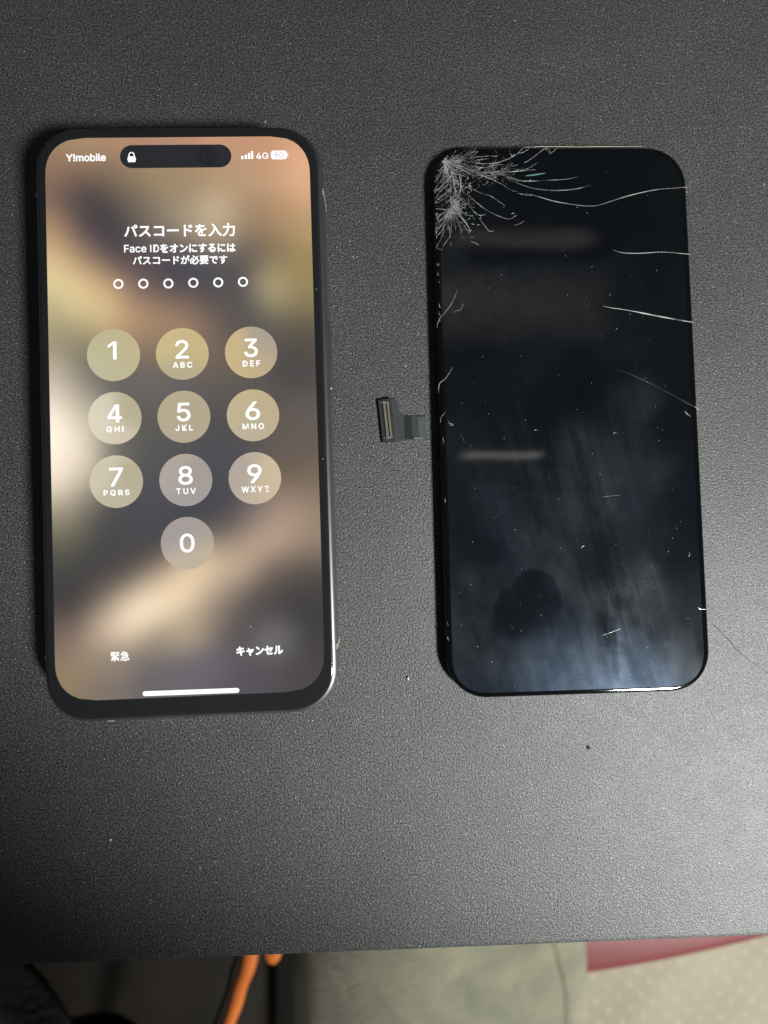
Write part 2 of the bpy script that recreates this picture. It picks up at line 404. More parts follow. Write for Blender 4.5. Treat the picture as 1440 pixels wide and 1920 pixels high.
# ---- measured positions on the two devices, in millimetres from their centres
WALL = [(-30.72,67.01,190,155,130),(-21.77,66.27,196,164,132),(-10.8,67.49,200,160,135),(-0.43,67.8,205,160,135),(-30.23,59.08,182,147,124),(-21.92,58.99,172,142,120),(-27.76,55.09,165,133,120),(-21.39,53.69,122,108,114),(-20.19,49.72,108,101,112),(-17.71,45.73,108,100,119),(-13.92,43.03,114,105,117),(-11.14,52.24,158,143,125),(-16.17,57.6,172,150,126),(-4.57,57.46,187,164,130),(-0.88,49.46,176,161,141),(-6.05,49.53,168,152,135),(-6.17,44.24,160,145,138),(-31.1,47.24,203,167,136),(-29.27,43.27,216,181,141),(-26.8,39.29,216,180,140),(-23.02,36.6,206,166,135),(-30.67,36.73,221,201,160),(-29.5,31.47,216,206,160),(-25.68,31.4,231,213,170),(-20.52,33.93,212,172,138),(-14.09,35.13,170,140,130),(-8.93,36.36,130,115,125),(-2.49,36.25,114,111,131),(-1.33,30.96,111,109,128),(-10.33,31.12,165,135,125),(-11.71,27.2,206,171,135),(-18.11,27.33,221,195,150),(-24.54,24.84,214,200,154),(-31.5,26.28,190,180,145),(-2.74,25.72,196,156,130),(-25.36,47.16,150,125,122),(-24.16,43.19,140,118,120),(-19.13,39.16,140,120,122),(8.67,67.72,215,165,140),(21.72,66.53,216,166,136),(29.49,62.43,229,181,146),(30.61,55.71,226,181,150),(12.35,58.6,201,171,140),(8.2,49.33,206,186,160),(1.71,49.42,190,175,150),(18.62,49.19,190,160,130),(26.48,49.08,206,166,130),(30.99,46.35,206,176,130),(30.02,35.7,190,165,115),(23.59,39.8,176,156,120),(15.76,39.92,150,135,125),(10.66,43.98,196,176,150),(7.86,36.08,120,118,130),(1.35,34.87,115,115,140),(12.91,30.7,130,125,125),(21.99,29.2,198,185,147),(28.48,27.76,180,165,120),(16.67,25.33,126,123,128),(5.03,26.88,150,130,125),(1.09,24.32,190,155,130),(21.46,57.16,210,172,142),(1.91,57.39,190,164,132),(11.75,36.01,122,119,128),(-31.56,23.67,195,185,150),(-24.57,23.53,197,186,150),(-10.51,23.24,206,171,140),(-29.78,17.11,176,166,140),(-25.94,18.33,165,155,130),(-31.17,10.64,206,196,180),(-27.42,7.95,185,175,160),(-30.06,2.82,223,213,201),(-24.99,2.7,195,185,170),(-31.48,-4.91,231,221,211),(-25.2,-7.67,216,206,191),(-30.42,-15.27,226,216,206),(-26.57,-12.8,216,201,186),(-24.81,-19.31,170,160,145),(-31.2,-22.97,190,180,160),(-9.59,7.52,145,140,140),(-8.55,-2.94,135,132,125),(-8.73,-10.73,125,125,132),(-7.73,-22.43,118,118,132),(-23.56,10.46,150,145,140),(-8.1,16.64,170,150,125),(-16.62,7.69,140,137,137),(-16.33,-8.57,150,146,138),(-17.93,-23.39,120,119,125),(-1.9,7.33,140,136,138),(7.48,21.56,168,142,126),(7.25,12.36,160,140,120),(7.11,7.11,135,130,130),(27.02,22.48,150,138,110),(28.17,17.17,125,118,110),(32.1,17.08,140,128,112),(27.94,9.25,119,111,115),(31.63,1.25,145,132,122),(25.61,-3.85,140,130,125),(9.42,-3.42,125,120,125),(7.86,-13.82,117,119,132),(7.63,-22.92,111,111,125),(27.26,-14.39,150,132,115),(31.08,-17.12,165,145,125),(25.01,-24.77,191,163,149),(30.85,-24.96,175,155,138),(16.57,-25.8,150,140,142),(16.17,6.89,135,128,124),(20.43,19.97,138,130,124),(-31.22,-24.25,170,165,140),(-28.15,-28.21,145,142,120),(-30.77,-33.25,130,128,112),(-19.31,-28.5,115,114,118),(-10.42,-28.8,112,112,125),(-25.84,-38.55,110,108,112),(-29.74,-44.81,110,102,105),(-13.17,-37.72,125,115,115),(-19.61,-42.62,150,132,120),(-6.82,-37.95,192,167,146),(-6.94,-43.09,226,206,181),(-12.08,-45.47,233,215,193),(-17.19,-47.84,221,203,183),(-23.58,-51.43,196,173,156),(-29.89,-52.45,160,140,130),(-31.22,-56.22,165,145,128),(-27.54,-60.19,180,160,135),(-7.21,-54.63,186,171,151),(-7.33,-59.75,150,140,145),(-19.99,-60.5,175,160,145),(-28.87,-63.95,180,158,125),(-20.1,-65.59,160,145,140),(-7.45,-64.85,140,135,145),(8.78,-28.15,138,126,124),(16.52,-27.75,182,158,145),(19.01,-31.08,213,183,161),(11.21,-33.41,197,176,156),(26.8,-30.04,191,169,149),(30.58,-34.08,170,150,135),(3.39,-38.31,221,199,171),(-0.57,-43.33,229,209,183),(12.39,-37.34,206,183,161),(23.99,-37.75,150,135,125),(30.38,-40.58,120,110,105),(8.37,-43.66,180,160,145),(18.61,-45.33,125,115,115),(26.27,-48.21,105,100,102),(5.65,-50.0,165,150,140),(-0.8,-52.32,196,179,156),(11.94,-54.11,128,122,128),(20.25,-55.73,153,151,153),(29.92,-56.11,110,102,102),(5.35,-61.55,140,135,148),(18.07,-64.65,125,118,130),(27.07,-65.03,120,110,110),(10.32,-66.89,128,122,135),(24.65,-59.78,125,120,122),(-1.05,-62.57,142,137,148),(8.88,-24.25,110,110,124),(3.74,-24.09,110,110,124),(-6.67,-31.51,112,110,118),(-24.71,-44.99,108,103,106),(-17.0,-38.87,112,108,110),(-9.3,-35.29,118,110,113),(-22.0,-36.12,110,108,112),(-33.43,-40.84,112,106,106),(-26.18,-55.15,185,163,146),(-21.04,-50.25,213,193,173),(-14.64,-46.66,231,213,191),(-9.51,-44.28,233,215,191),(-3.08,-41.3,226,205,178),(7.26,-37.16,214,192,168),(13.78,-33.5,209,183,161),(21.63,-29.87,206,179,159),(28.21,-26.18,189,163,147),(-27.33,-50.0,132,115,111),(-19.65,-44.54,162,142,128),(-13.24,-40.93,165,146,133),(10.03,-29.48,150,135,130),(-22.72,51.07,114,104,113),(-15.26,40.42,117,106,118),(-10.15,39.02,120,110,120),(-5.13,33.66,118,112,128),(-5.21,30.37,138,119,125),(-6.54,28.42,182,148,130),(3.82,30.2,114,111,128),(8.95,28.13,126,121,126),(10.14,24.14,140,125,122),(13.96,21.43,130,122,124),(1.03,21.69,193,158,130),(-5.38,23.14,202,164,132),(-20.59,30.65,225,197,152),(-23.97,52.41,122,108,114),(-26.56,51.12,158,131,122),(-18.85,52.34,118,107,116),(-15.12,47.01,124,112,120),(-10.0,45.61,142,128,128),(15.93,-49.11,122,114,118),(23.84,-42.94,120,111,110),(12.12,-47.67,140,129,128),(3.19,-46.04,196,177,156),(18.75,-40.16,150,135,126)]
KEYW = [(-20.24,16.91,212,206,165),(-13.86,16.77,216,204,160),(-16.81,10.3,212,205,170),(-21.63,11.72,212,210,180),(-2.93,17.84,228,208,155),(2.83,16.4,226,204,150),(-0.29,9.91,206,196,162),(12.49,14.87,228,203,152),(20.35,17.33,196,184,168),(16.24,9.52,226,202,155),(18.91,12.09,210,192,162),(-20.57,1.28,230,225,205),(-21.29,-2.59,235,228,212),(-12.93,1.08,206,198,168),(-16.26,-5.33,226,216,196),(-3.34,0.84,204,194,164),(3.05,-0.64,205,190,162),(-0.27,-5.11,203,192,168),(13.4,0.4,216,202,165),(19.88,0.24,216,197,160),(16.48,-5.57,210,198,175),(-20.9,-14.26,224,216,194),(-13.31,-15.78,206,197,170),(-16.6,-20.85,210,203,180),(-3.71,-14.77,196,187,182),(3.3,-16.28,188,180,176),(-0.03,-21.38,186,180,184),(12.98,-15.27,200,188,180),(20.05,-16.79,226,206,175),(16.69,-21.25,210,194,180),(19.3,-20.68,228,208,176),(-2.78,-29.06,186,178,180),(2.97,-29.25,190,180,178),(-0.38,-35.6,214,198,180),(3.48,-34.44,216,198,176)]
KEY_CENTRES = [(-16.72,14.76),(-0.18,14.69),(16.51,14.68),(-16.73,-0.64),(-0.17,-0.72),(16.54,-0.82),(-16.73,-16.07),(-0.1,-16.18),(16.57,-16.23),(-0.09,-31.54)]
RINGS = [(-15.18,32.19),(-9.18,32.15),(-3.13,32.1),(2.9,32.16),(8.95,32.14),(14.98,32.18)]
TEXT_BOXES = [(-27.01,63.54,-17.58,63.58,1.778),(19.09,63.57,22.03,63.58,1.516),(-13.42,45.2,13.3,45.21,3.137),(-13.58,40.85,-5.22,40.83,1.83),(-4.83,40.78,13.31,40.76,2.092),(-11.53,37.92,11.28,37.83,2.157),(-18.93,-58.1,-14.58,-58.15,2.222),(11.07,-58.13,22.11,-58.19,2.157)]
BATT_TEXT = (23.61,63.72,25.71,63.74,1.281)
ISLAND = (-14.11,63.67,13.0,63.63,5.752)
LOCK = (-11.28,62.32,-11.22,64.91)
FRONTCAM = (7.0,63.59)
BARS = [(15.64,62.79,0.758),(16.51,62.8,1.046),(17.33,62.81,1.503),(18.08,62.82,1.922)]
BATTERY = (22.69,63.73,26.63,63.76)
HOME = (-11.62,-67.33,11.43,-67.48)
DUSTPH = [(14.56,-52.28),(10.42,-14.41),(31.55,-1.38)]
BIG = [([(-14.13,65.64),(-11.25,64.44),(-7.59,64.21),(-1.71,64.5),(1.53,64.72),(4.95,65.46)],0.16),([(-15.01,65.5),(-13.01,64.15),(-10.42,63.02),(-7.23,62.08),(-3.58,61.66),(-0.36,61.58),(3.33,61.87),(5.86,62.39),(8.24,63.06)],0.22),([(-9.91,60.86),(-6.29,59.81),(-1.94,58.53),(1.7,57.84),(5.36,57.31),(8.59,57.19),(10.52,57.51),(14.26,58.7),(18.01,59.88),(22.5,60.99),(27.0,61.81),(31.03,62.1),(34.78,62.39)],0.22),([(13.37,44.99),(15.11,44.32),(17.31,44.0),(20.25,43.91),(23.21,44.04),(26.17,44.2),(29.13,44.12),(32.08,43.83),(34.81,43.55)],0.34),([(10.07,29.45),(12.24,28.92),(15.88,28.37),(20.24,27.51),(25.33,26.43),(29.71,25.58),(32.63,25.03),(34.75,24.67)],0.36),([(13.41,11.96),(16.56,10.75),(21.56,8.36),(26.55,5.67),(31.53,2.84),(33.68,1.79)],0.11),([(-29.18,34.5),(-29.96,32.39),(-31.18,30.08),(-32.52,28.35),(-33.55,27.19),(-34.75,25.32),(-35.0,23.88)],0.14),([(-27.57,30.62),(-28.18,29.46),(-28.63,28.74),(-29.79,28.46),(-30.81,27.89)],0.13),([(-31.09,13.29),(-32.14,11.58),(-33.32,10.02),(-34.63,9.03),(-35.03,7.6),(-35.07,6.17)],0.17),([(-33.43,1.29),(-34.16,0.3),(-34.76,-0.55),(-34.79,-1.69)],0.12),([(-32.79,-1.15),(-32.11,-2.3),(-31.4,-2.17),(-32.52,-1.73)],0.16),([(-29.76,-4.48),(-28.95,-5.92),(-28.44,-7.77)],0.08),([(7.61,-22.27),(10.06,-22.04),(12.66,-21.88)],0.16),([(31.27,0.52),(31.81,-0.36),(32.8,-1.1)],0.16),([(32.13,-52.08),(32.97,-52.53),(34.55,-52.61)],0.18),([(33.82,1.64),(34.67,1.19),(35.07,0.46)],0.22),([(30.56,-37.26),(30.73,-38.11),(30.2,-38.66)],0.12),([(6.36,-58.59),(9.25,-57.7),(11.41,-56.93)],0.16),([(1.62,-35.42),(2.5,-35.02)],0.2)]
FINE = [[(-31.6,69.66),(-29.37,69.52),(-26.99,70.19),(-24.33,71.13),(-22.98,72.21),(-22.45,72.62)],[(-31.6,69.66),(-30.89,71.68),(-30.07,72.62),(-28.73,73.43),(-26.88,73.89)],[(-31.46,70.06),(-30.35,72.21),(-29.28,72.75)],[(-28.77,72.21),(-28.21,73.29),(-26.62,73.83)],[(-30.41,69.79),(-27.52,69.92),(-24.38,69.52),(-21.24,69.11),(-18.07,69.24),(-14.88,70.18),(-12.72,71.26),(-11.37,72.21),(-10.0,73.56),(-9.31,74.24)],[(-27.53,69.79),(-25.66,70.86),(-24.0,73.29),(-23.58,74.38)],[(-28.05,69.79),(-26.17,71.4),(-24.8,73.02),(-24.23,74.37)],[(-26.72,70.6),(-24.31,71.94),(-22.94,73.56),(-22.39,74.38)],[(-27.51,70.33),(-25.63,71.67),(-23.77,72.48),(-22.45,72.35)],[(-29.37,69.52),(-27.0,69.79),(-23.82,70.86),(-21.18,71.13),(-18.53,71.27),(-16.95,71.4)],[(-27.54,69.52),(-25.47,68.44),(-23.37,68.3),(-21.01,67.9),(-17.82,68.84),(-15.45,68.7),(-12.82,68.43),(-11.75,68.83)],[(-30.16,69.52),(-28.09,68.44),(-26.04,66.82),(-23.45,65.74),(-21.86,66.01),(-19.74,66.55),(-17.63,66.81),(-15.52,66.81),(-13.41,66.81),(-10.75,67.21),(-8.61,67.88),(-6.98,68.96),(-6.17,69.5)],[(-23.45,65.74),(-20.82,65.61),(-18.71,66.01),(-16.6,66.0),(-15.03,65.73),(-12.95,64.65),(-10.59,64.11),(-9.0,64.24),(-8.2,64.64)],[(-21.87,65.74),(-19.27,64.93),(-17.2,63.85),(-15.39,62.77)],[(-15.39,62.77),(-13.84,61.69),(-12.02,61.15)],[(-9.89,69.23),(-7.44,70.85),(-5.26,72.48),(-3.36,73.57),(-2.36,72.07),(-0.98,73.29),(0.09,73.57)],[(-3.36,73.57),(-3.9,73.29),(-2.63,71.8)],[(-14.46,66.81),(-11.82,66.94),(-9.16,67.21),(-6.78,67.34)],[(-17.69,72.75),(-17.45,72.08)],[(-13.52,71.13),(-11.64,71.94),(-10.31,72.21),(-8.42,73.29)],[(-13.75,72.21),(-13.0,70.86)],[(-10.0,73.56),(-7.6,73.84),(-6.55,73.57)],[(-11.57,74.11),(-9.98,73.97),(-8.65,74.16)],[(-24.87,62.26),(-21.51,60.64),(-19.42,60.09),(-17.63,58.75),(-15.83,57.54),(-16.12,56.73)],[(-25.2,60.11),(-23.67,58.5),(-20.6,56.08),(-18.02,54.73),(-15.43,53.78),(-14.11,53.78),(-12.5,54.71)],[(-14.07,55.04),(-13.14,55.3)],[(-13.13,51.9),(-11.53,52.43),(-10.59,53.09)],[(-25.28,57.44),(-24.28,55.83),(-22.74,54.75),(-21.69,54.75),(-20.89,55.15)],[(-22.77,53.95),(-20.51,50.74),(-19.48,50.2),(-18.55,50.59)],[(-25.68,61.45),(-25.48,59.31),(-25.52,57.97)],[(-12.03,60.88),(-9.67,60.33),(-7.56,60.33)],[(-20.2,60.37),(-18.91,59.69)],[(-21.43,63.05),(-20.09,63.86),(-20.35,64.13)],[(-30.97,68.71),(-29.98,66.83),(-30.33,63.61),(-30.42,60.39),(-30.25,57.19),(-31.07,56.12)],[(-30.97,68.71),(-31.52,67.64),(-32.87,66.3),(-34.22,64.69),(-34.92,63.08)],[(-30.19,68.44),(-28.4,66.83),(-27.67,64.95),(-27.48,62.53),(-28.07,60.39),(-28.66,58.25),(-29.49,56.38)],[(-29.71,66.83),(-29.51,64.68),(-29.05,62.53),(-28.98,60.39),(-28.9,58.78)],[(-27.54,69.52),(-28.11,67.9),(-29.19,66.83)],[(-29.38,69.25),(-28.37,67.9),(-27.39,65.75),(-27.45,63.6),(-26.99,61.46),(-25.97,60.38)],[(-27.56,68.71),(-24.98,67.36),(-23.94,66.82)],[(-28.86,68.98),(-28.06,69.52),(-27.58,67.9)],[(-33.32,68.99),(-34.14,67.64),(-34.71,66.03)],[(-32.01,68.98),(-32.58,67.37),(-33.14,66.03),(-33.71,64.42)],[(-31.29,66.83),(-32.12,65.22),(-33.75,63.08),(-34.98,60.94)],[(-30.55,64.95),(-32.98,62.54),(-34.31,61.48),(-35.01,59.87)],[(-30.59,63.61),(-33.01,61.47),(-34.9,59.07)],[(-30.39,61.47),(-32.78,60.13),(-34.39,58.54),(-35.01,56.94)],[(-30.68,60.4),(-32.55,59.06),(-34.15,58.0)],[(-32.88,66.03),(-34.24,64.15),(-34.91,63.62)],[(-32.06,67.37),(-34.2,65.49)],[(-34.45,56.53),(-32.63,56.39),(-31.07,56.12)],[(-34.21,55.6),(-33.74,54.0),(-33.64,52.67)],[(-34.48,55.33),(-34.01,53.47),(-33.14,51.87)],[(-31.07,56.12),(-32.17,54.26),(-33.77,52.67),(-34.87,50.81)],[(-31.65,53.99),(-33.55,51.34),(-34.91,49.22)],[(-31.9,54.26),(-34.03,52.93),(-34.97,51.88)],[(-32.19,53.46),(-34.34,51.07),(-34.95,49.75)],[(-31.41,53.46),(-32.78,50.8),(-34.4,48.95)],[(-31.35,55.32),(-31.17,52.66),(-30.97,50.53),(-30.75,48.93),(-31.02,48.66)],[(-31.08,55.59),(-31.67,53.46),(-31.97,51.86)],[(-30.59,54.52),(-30.4,52.12),(-30.6,49.73)],[(-29.81,54.51),(-28.3,52.64),(-27.33,50.24)],[(-29.26,55.58),(-27.47,53.97),(-25.97,51.83),(-25.24,50.23),(-25.77,49.97)],[(-30.09,53.98),(-29.37,51.85),(-29.4,50.52)],[(-28.8,53.44),(-28.08,51.31),(-27.74,49.44)],[(-27.02,51.84),(-26.01,50.5),(-24.97,50.49)],[(-27.9,48.51),(-26.6,48.37)],[(-25.28,48.63),(-24.37,48.68)],[(-25.19,47.44),(-24.03,47.03),(-22.88,46.23)],[(-33.06,45.76),(-33.07,45.1),(-34.49,45.77),(-34.87,46.03)],[(-34.85,41.8),(-34.48,41.14),(-33.83,41.4)],[(-30.75,49.19),(-32.92,46.02)],[(-30.67,47.34),(-30.7,46.14)],[(-32.26,50.8),(-33.38,48.15),(-34.75,45.77)],[(-28.12,49.98),(-27.05,50.77)],[(-24.91,52.36),(-24.13,52.09)],[(-23.35,52.09),(-22.69,52.08)],[(-25.37,54.5),(-24.32,54.63)],[(-25.56,65.48),(-25.32,64.67)],[(-25.12,62.52),(-24.63,61.45),(-25.43,60.92)],[(-26.71,61.99),(-25.11,63.06),(-24.47,62.52)],[(-26.72,70.33),(-24.38,69.52),(-23.32,70.05)],[(-23.32,70.05),(-21.2,70.32),(-19.61,70.59)],[(-18.54,71.13),(-17.22,71.13)]]
IMPACT = (-31.6,69.66)
SPINE2 = (-30.94,56.12)
TEAL = [(-9.75,65.67),(-7.09,65.99),(-4.16,66.44)]
SPINE = [(-31.6,69.66),(-30.24,66.83),(-29.28,63.61),(-29.12,60.39),(-29.47,57.18),(-30.81,56.12)]
SPINER = [(-31.6,69.66),(-28.59,69.25),(-25.49,67.63),(-22.89,66.82),(-19.74,66.55),(-16.58,66.54),(-14.46,66.81)]
TOPRIM = [(-6.8,73.91),(0.12,73.91),(7.2,73.82),(7.66,74.03),(23.1,74.0)]
DUST = [(-17.23,38.28),(-20.53,34.64),(-24.08,27.1),(-12.11,-1.36),(-17.99,-6.11),(12.54,66.8),(6.89,55.29),(24.89,-4.58),(17.51,-0.7),(10.98,-0.59),(10.94,-34.94),(18.17,-62.14),(-15.19,-56.85),(-31.15,-46.58),(-28.0,-44.44),(-30.83,-54.87),(-26.81,-60.5),(-23.17,-64.59),(7.6,40.3),(0.4,43.3),(23.8,60.02),(4.17,56.94),(0.57,32.55),(3.94,29.29),(12.1,32.45),(-28.24,17.72),(-23.0,15.92),(-12.51,15.93),(-28.95,3.5),(-21.91,0.53),(20.88,9.53),(21.28,8.51),(23.3,1.81),(23.88,-7.44),(23.61,-3.98),(7.43,-16.15),(-15.83,-30.36),(-3.94,-35.56),(-27.23,-33.31),(28.64,-29.27),(26.26,-33.61),(24.94,-37.12),(13.01,-69.17),(-0.45,-69.29),(-17.38,-71.21),(22.24,-69.47),(18.53,-57.42),(29.39,-54.94)]
FILM_AND_REFLECTION = [(22.04,67.09,1.0,0.0),(33.22,52.04,3.0,0.0),(6.62,52.16,1.0,0.0),(-8.03,52.23,2.0,0.0),(-22.67,49.35,6.0,0.0),(27.99,67.08,6.0,0.0),(-31.59,40.59,16.0,0.0),(-33.28,31.84,30.0,0.0),(-23.22,31.75,26.0,0.0),(-8.77,31.61,18.0,0.0),(2.86,31.5,13.0,0.0),(17.61,34.31,8.0,0.0),(32.34,34.18,7.0,0.0),(26.72,40.16,5.0,0.0),(-30.66,23.1,17.0,0.0),(-16.3,22.94,13.0,0.0),(-1.84,22.78,11.0,0.0),(12.64,21.15,10.0,0.0),(27.14,18.05,6.0,0.0),(-32.26,17.34,5.0,0.0),(-23.81,12.9,7.0,0.0),(-15.16,14.23,9.0,0.0),(-6.51,14.12,12.0,0.0),(2.16,14.0,4.0,0.0),(14.04,19.67,12.0,0.0),(20.02,22.53,13.0,0.0),(4.77,6.72,2.0,0.0),(-2.4,8.27,3.0,0.0),(-28.31,5.78,8.0,0.0),(-16.98,2.74,8.0,0.3),(-7.05,-0.29,5.0,0.0),(16.57,10.9,4.0,0.0),(28.26,10.74,5.0,0.0),(16.28,4.38,18.0,0.0),(8.75,-1.99,10.0,0.0),(19.22,5.06,22.0,0.0),(27.56,-3.76,4.0,0.0),(29.77,-18.17,6.0,0.4),(-30.12,-7.03,14.0,0.0),(-20.17,-7.21,16.0,1.0),(-10.17,-7.4,16.0,1.0),(-1.57,-7.55,26.0,0.4),(7.06,-7.71,28.0,0.2),(15.73,-7.87,18.0,0.1),(22.92,-9.43,8.0,0.0),(-31.82,-16.91,12.0,0.4),(-21.91,-17.12,22.0,0.8),(-13.38,-17.29,28.0,0.6),(-3.39,-17.5,30.0,0.4),(6.65,-17.7,34.0,0.1),(15.42,-15.02,34.0,0.1),(22.65,-15.17,25.0,0.0),(19.43,-22.24,26.0,0.8),(26.59,-23.82,6.0,0.2),(-30.66,-25.39,14.0,0.6),(-20.77,-25.61,22.0,0.8),(-10.84,-25.83,30.0,0.5),(-2.29,-26.02,38.0,0.3),(6.29,-26.21,40.0,0.1),(14.97,-24.99,30.0,0.8),(19.1,-29.34,22.0,0.4),(-30.99,-36.57,16.0,0.8),(-21.05,-34.02,20.0,1.0),(-11.14,-34.26,34.0,0.5),(-4.15,-37.24,30.0,0.5),(3.08,-34.61,24.0,0.4),(10.23,-34.78,14.0,0.3),(20.28,-35.03,18.0,0.2),(28.79,-38.06,8.0,0.2),(-29.84,-44.95,26.0,0.0),(-24.27,-46.48,30.0,0.0),(-28.73,-54.66,28.0,0.0),(-19.96,-43.82,24.0,0.8),(-3.0,-44.27,36.0,0.2),(2.74,-43.02,16.0,0.2),(11.36,-41.84,18.0,0.2),(16.96,-44.8,42.0,0.3),(5.42,-47.29,42.0,0.2),(11.05,-48.84,40.0,0.2),(20.99,-50.51,34.0,0.2),(28.37,-46.51,14.0,0.4),(-14.52,-49.53,14.0,1.0),(-17.57,-56.36,14.0,1.0),(-7.51,-51.11,18.0,1.0),(-0.66,-56.86,36.0,0.9),(3.71,-54.21,36.0,0.5),(16.58,-53.18,40.0,0.3),(13.35,-61.44,56.0,0.8),(20.67,-57.48,24.0,0.3),(29.25,-57.73,18.0,0.3),(-26.19,-62.99,28.0,0.4),(-19.2,-63.2,26.0,0.6),(-29.11,-67.01,24.0,0.7),(-12.19,-63.42,34.0,0.9),(-5.16,-63.64,46.0,1.0),(1.89,-63.85,52.0,0.7),(5.96,-68.12,62.0,0.9),(12.98,-69.72,64.0,1.0),(-1.2,-70.64,46.0,1.0),(-12.44,-70.28,36.0,1.0),(-22.23,-69.96,30.0,0.9),(18.85,-65.76,44.0,1.0),(21.51,-70.0,50.0,1.0),(26.12,-63.21,48.0,0.3),(30.34,-64.73,30.0,0.2),(27.27,-68.8,30.0,0.4)]  # grease film amounts, with the grey ceiling reflection painted in near the top
THUMB = [(-10.93,-47.96,6.6,7.0),(-17.14,-51.95,5.2,6.2)]
ACT = (-33.39,-70.83,32.51,-72.7)
ACTR = [(33.2,-59.25),(-33.4,-51.77),(-4.09,-72.33)]
CONN = [(0.82,33.65),(4.26,34.25),(5.39,22.57),(2.1,22.12)]
RAIL1 = [(2.38,33.1),(3.44,23.33)]
RAIL2 = [(3.38,32.82),(4.37,23.62)]
FLEX = [(3.99,34.31),(5.58,34.17),(6.73,30.68),(7.74,29.53),(13.95,29.42),(13.92,23.17),(9.31,23.15),(5.56,22.41),(4.7,22.41)]
FLEXB = [(11.49,29.26),(13.95,29.42),(13.92,23.6),(11.76,23.6)]
FLEXD = [(7.88,29.38),(9.76,29.39),(10.17,23.15),(8.15,23.0)]
FLEXS = [(10.44,23.76),(13.32,23.56),(13.32,23.19),(10.44,23.18)]
CRUMBS = [(-68.07,-80.87),(8.74,-40.66),(56.91,-59.53),(-76.99,-69.71)]
HAIR = [(92.01,-27.31),(95.46,-30.64),(98.75,-34.53),(102.65,-37.57),(106.7,-40.33)]

# ================================================================== the working phone
M_BEZEL = mat("phone_bezel_glass", (.013, .0135, .0145), .10, spec=.5)
M_RAIL = mat("phone_metal_rail", (.15, .156, .145), .45, metal=.9, noise_scale=900, noise_amt=.06)
M_BAND = mat("antenna_band", (.24, .245, .22), .5)
M_BACK = mat("phone_back_glass", (.45, .46, .43), .4)
M_LENS = mat("camera_lens_black", (.01, .01, .012), .05)

def emitter(name, attr=None, col=(1, 1, 1), strength=1.0):
    m, nt, p = new_mat(name)
    p.inputs["Base Color"].default_value = (.012, .012, .014, 1); p.inputs["Roughness"].default_value = .10
    p.inputs["Emission Strength"].default_value = strength
    if attr:
        a = nt.nodes.new("ShaderNodeAttribute"); a.attribute_name = attr
        nt.links.new(a.outputs["Color"], p.inputs["Emission Color"])
    else: p.inputs["Emission Color"].default_value = (*col, 1)
    return m
M_WALL = emitter("lit_display_wallpaper", "display_colour")
M_KEY = emitter("lit_display_keys", "display_colour")
M_WHITE = emitter("lit_white_glyphs", None, (1, 1, 1), 1.15)
M_GREY = emitter("lit_grey_glyphs", None, (.52, .45, .44), 1.0)
M_ISLAND = mat("unlit_sensor_island", (.024, .025, .029), .10)
M_ISCAM = mat("front_camera_lens", (.018, .019, .022), .06)

TH = 8.0
a_ = math.radians(1.01); th_ = math.radians(1.84)
phone_rot = Matrix.Rotation(th_, 4, 'Z') @ Matrix.Rotation(a_, 4, 'X')
base = Vector((-.046416, .027102, .0095)) + (phone_rot @ Vector((0, 0, -TH * MM)))
phone = empty("smartphone", base, phone_rot.to_euler())
tag(phone, "switched-on smartphone showing a golden passcode keypad, left of the cracked panel", "smartphone")
GCY, GW, GH = -1.15, 68.3, 143.6
loft("frame", GW + 2.3, GH + 2.3, 11.2, [(1.5, 0), (.6, .35), (.12, 1.1), (0, 2.2), (0, 5.6), (.1, 6.6), (.35, 7.2), (.75, 7.62), (1.15, 7.72)], M_RAIL, phone, cy=GCY)
loft("back_glass", GW - 1, GH - 1, 9.8, [(.4, -.22), (0, -.03)], M_BACK, phone, cy=GCY)
glass = loft("cover_glass", GW, GH, 10.2, [(.05, 7.5), (0, 7.74), (.1, 7.88), (.3, 7.965), (.65, TH)], M_BEZEL, phone, cy=GCY)
bump = loft("camera_bump", 33, 34, 8, [(.8, -2.6), (.2, -2.45), (0, -2.2), (0, -.1)], M_BACK, phone, cx=14, cy=52)
for lx, ly in ((6, 60), (6, 44), (22, 52)):
    loft("lens", 13, 13, 6.4, [(.6, -3.5), (0, -3.3), (0, -2.5)], M_LENS, bump, cx=lx, cy=ly)
loft("power_button", 3.0, 17.6, .5, [(0, 2.6), (0, 5.2), (.3, 5.5)], M_RAIL, phone, cx=34.36, cy=14.8, n=5)
for y_ in (38.5, 25.0): loft("volume_button", 2.6, 10.5, .5, [(0, 2.8), (0, 5.2), (.3, 5.5)], M_RAIL, phone, cx=-34.5, cy=y_, n=5)
hw, hh = (GW + 2.3) / 2, (GH + 2.3) / 2
for bx_, by_, sx_, sy_ in ((hw - .28, 55.4, .6, 1.3), (hw - .28, -58.2, .6, 1.3), (-hw + .28, 55.4, .6, 1.3), (-hw + .28, -58.2, .6, 1.3)):
    box("antenna_band", bx_, by_, 4.0, sx_, sy_, 6.0, M_BAND, phone)
box("antenna_band", -20.0, GCY - hh + .28, 4.0, 1.3, .6, 6.0, M_BAND, phone)
# --- the lit display: colours of the blurred wallpaper picture, interpolated from its soft blobs
def blend(samples, x, y, sigma, gain, power, sat):
    wsum = 0; c = [0, 0, 0]; g = 1 / (2 * sigma * sigma)
    for sx, sy, r, gg, b in samples:
        d2 = (x - sx) ** 2 + (y - sy) ** 2
        if d2 > 900: continue
        w = math.exp(-d2 * g) + 1e-7 / (1 + d2)
        wsum += w; c[0] += w * r; c[1] += w * gg; c[2] += w * b
    if not wsum: return [.2, .18, .16]
    c = [v / wsum for v in c]; m_ = (c[0] + c[1] + c[2]) / 3; g_ = gain * (m_ / 215) ** power
    return [lin((m_ + (v - m_) * sat) * g_ * k) for v, k in zip(c, (1.01, 1.0, .965))]

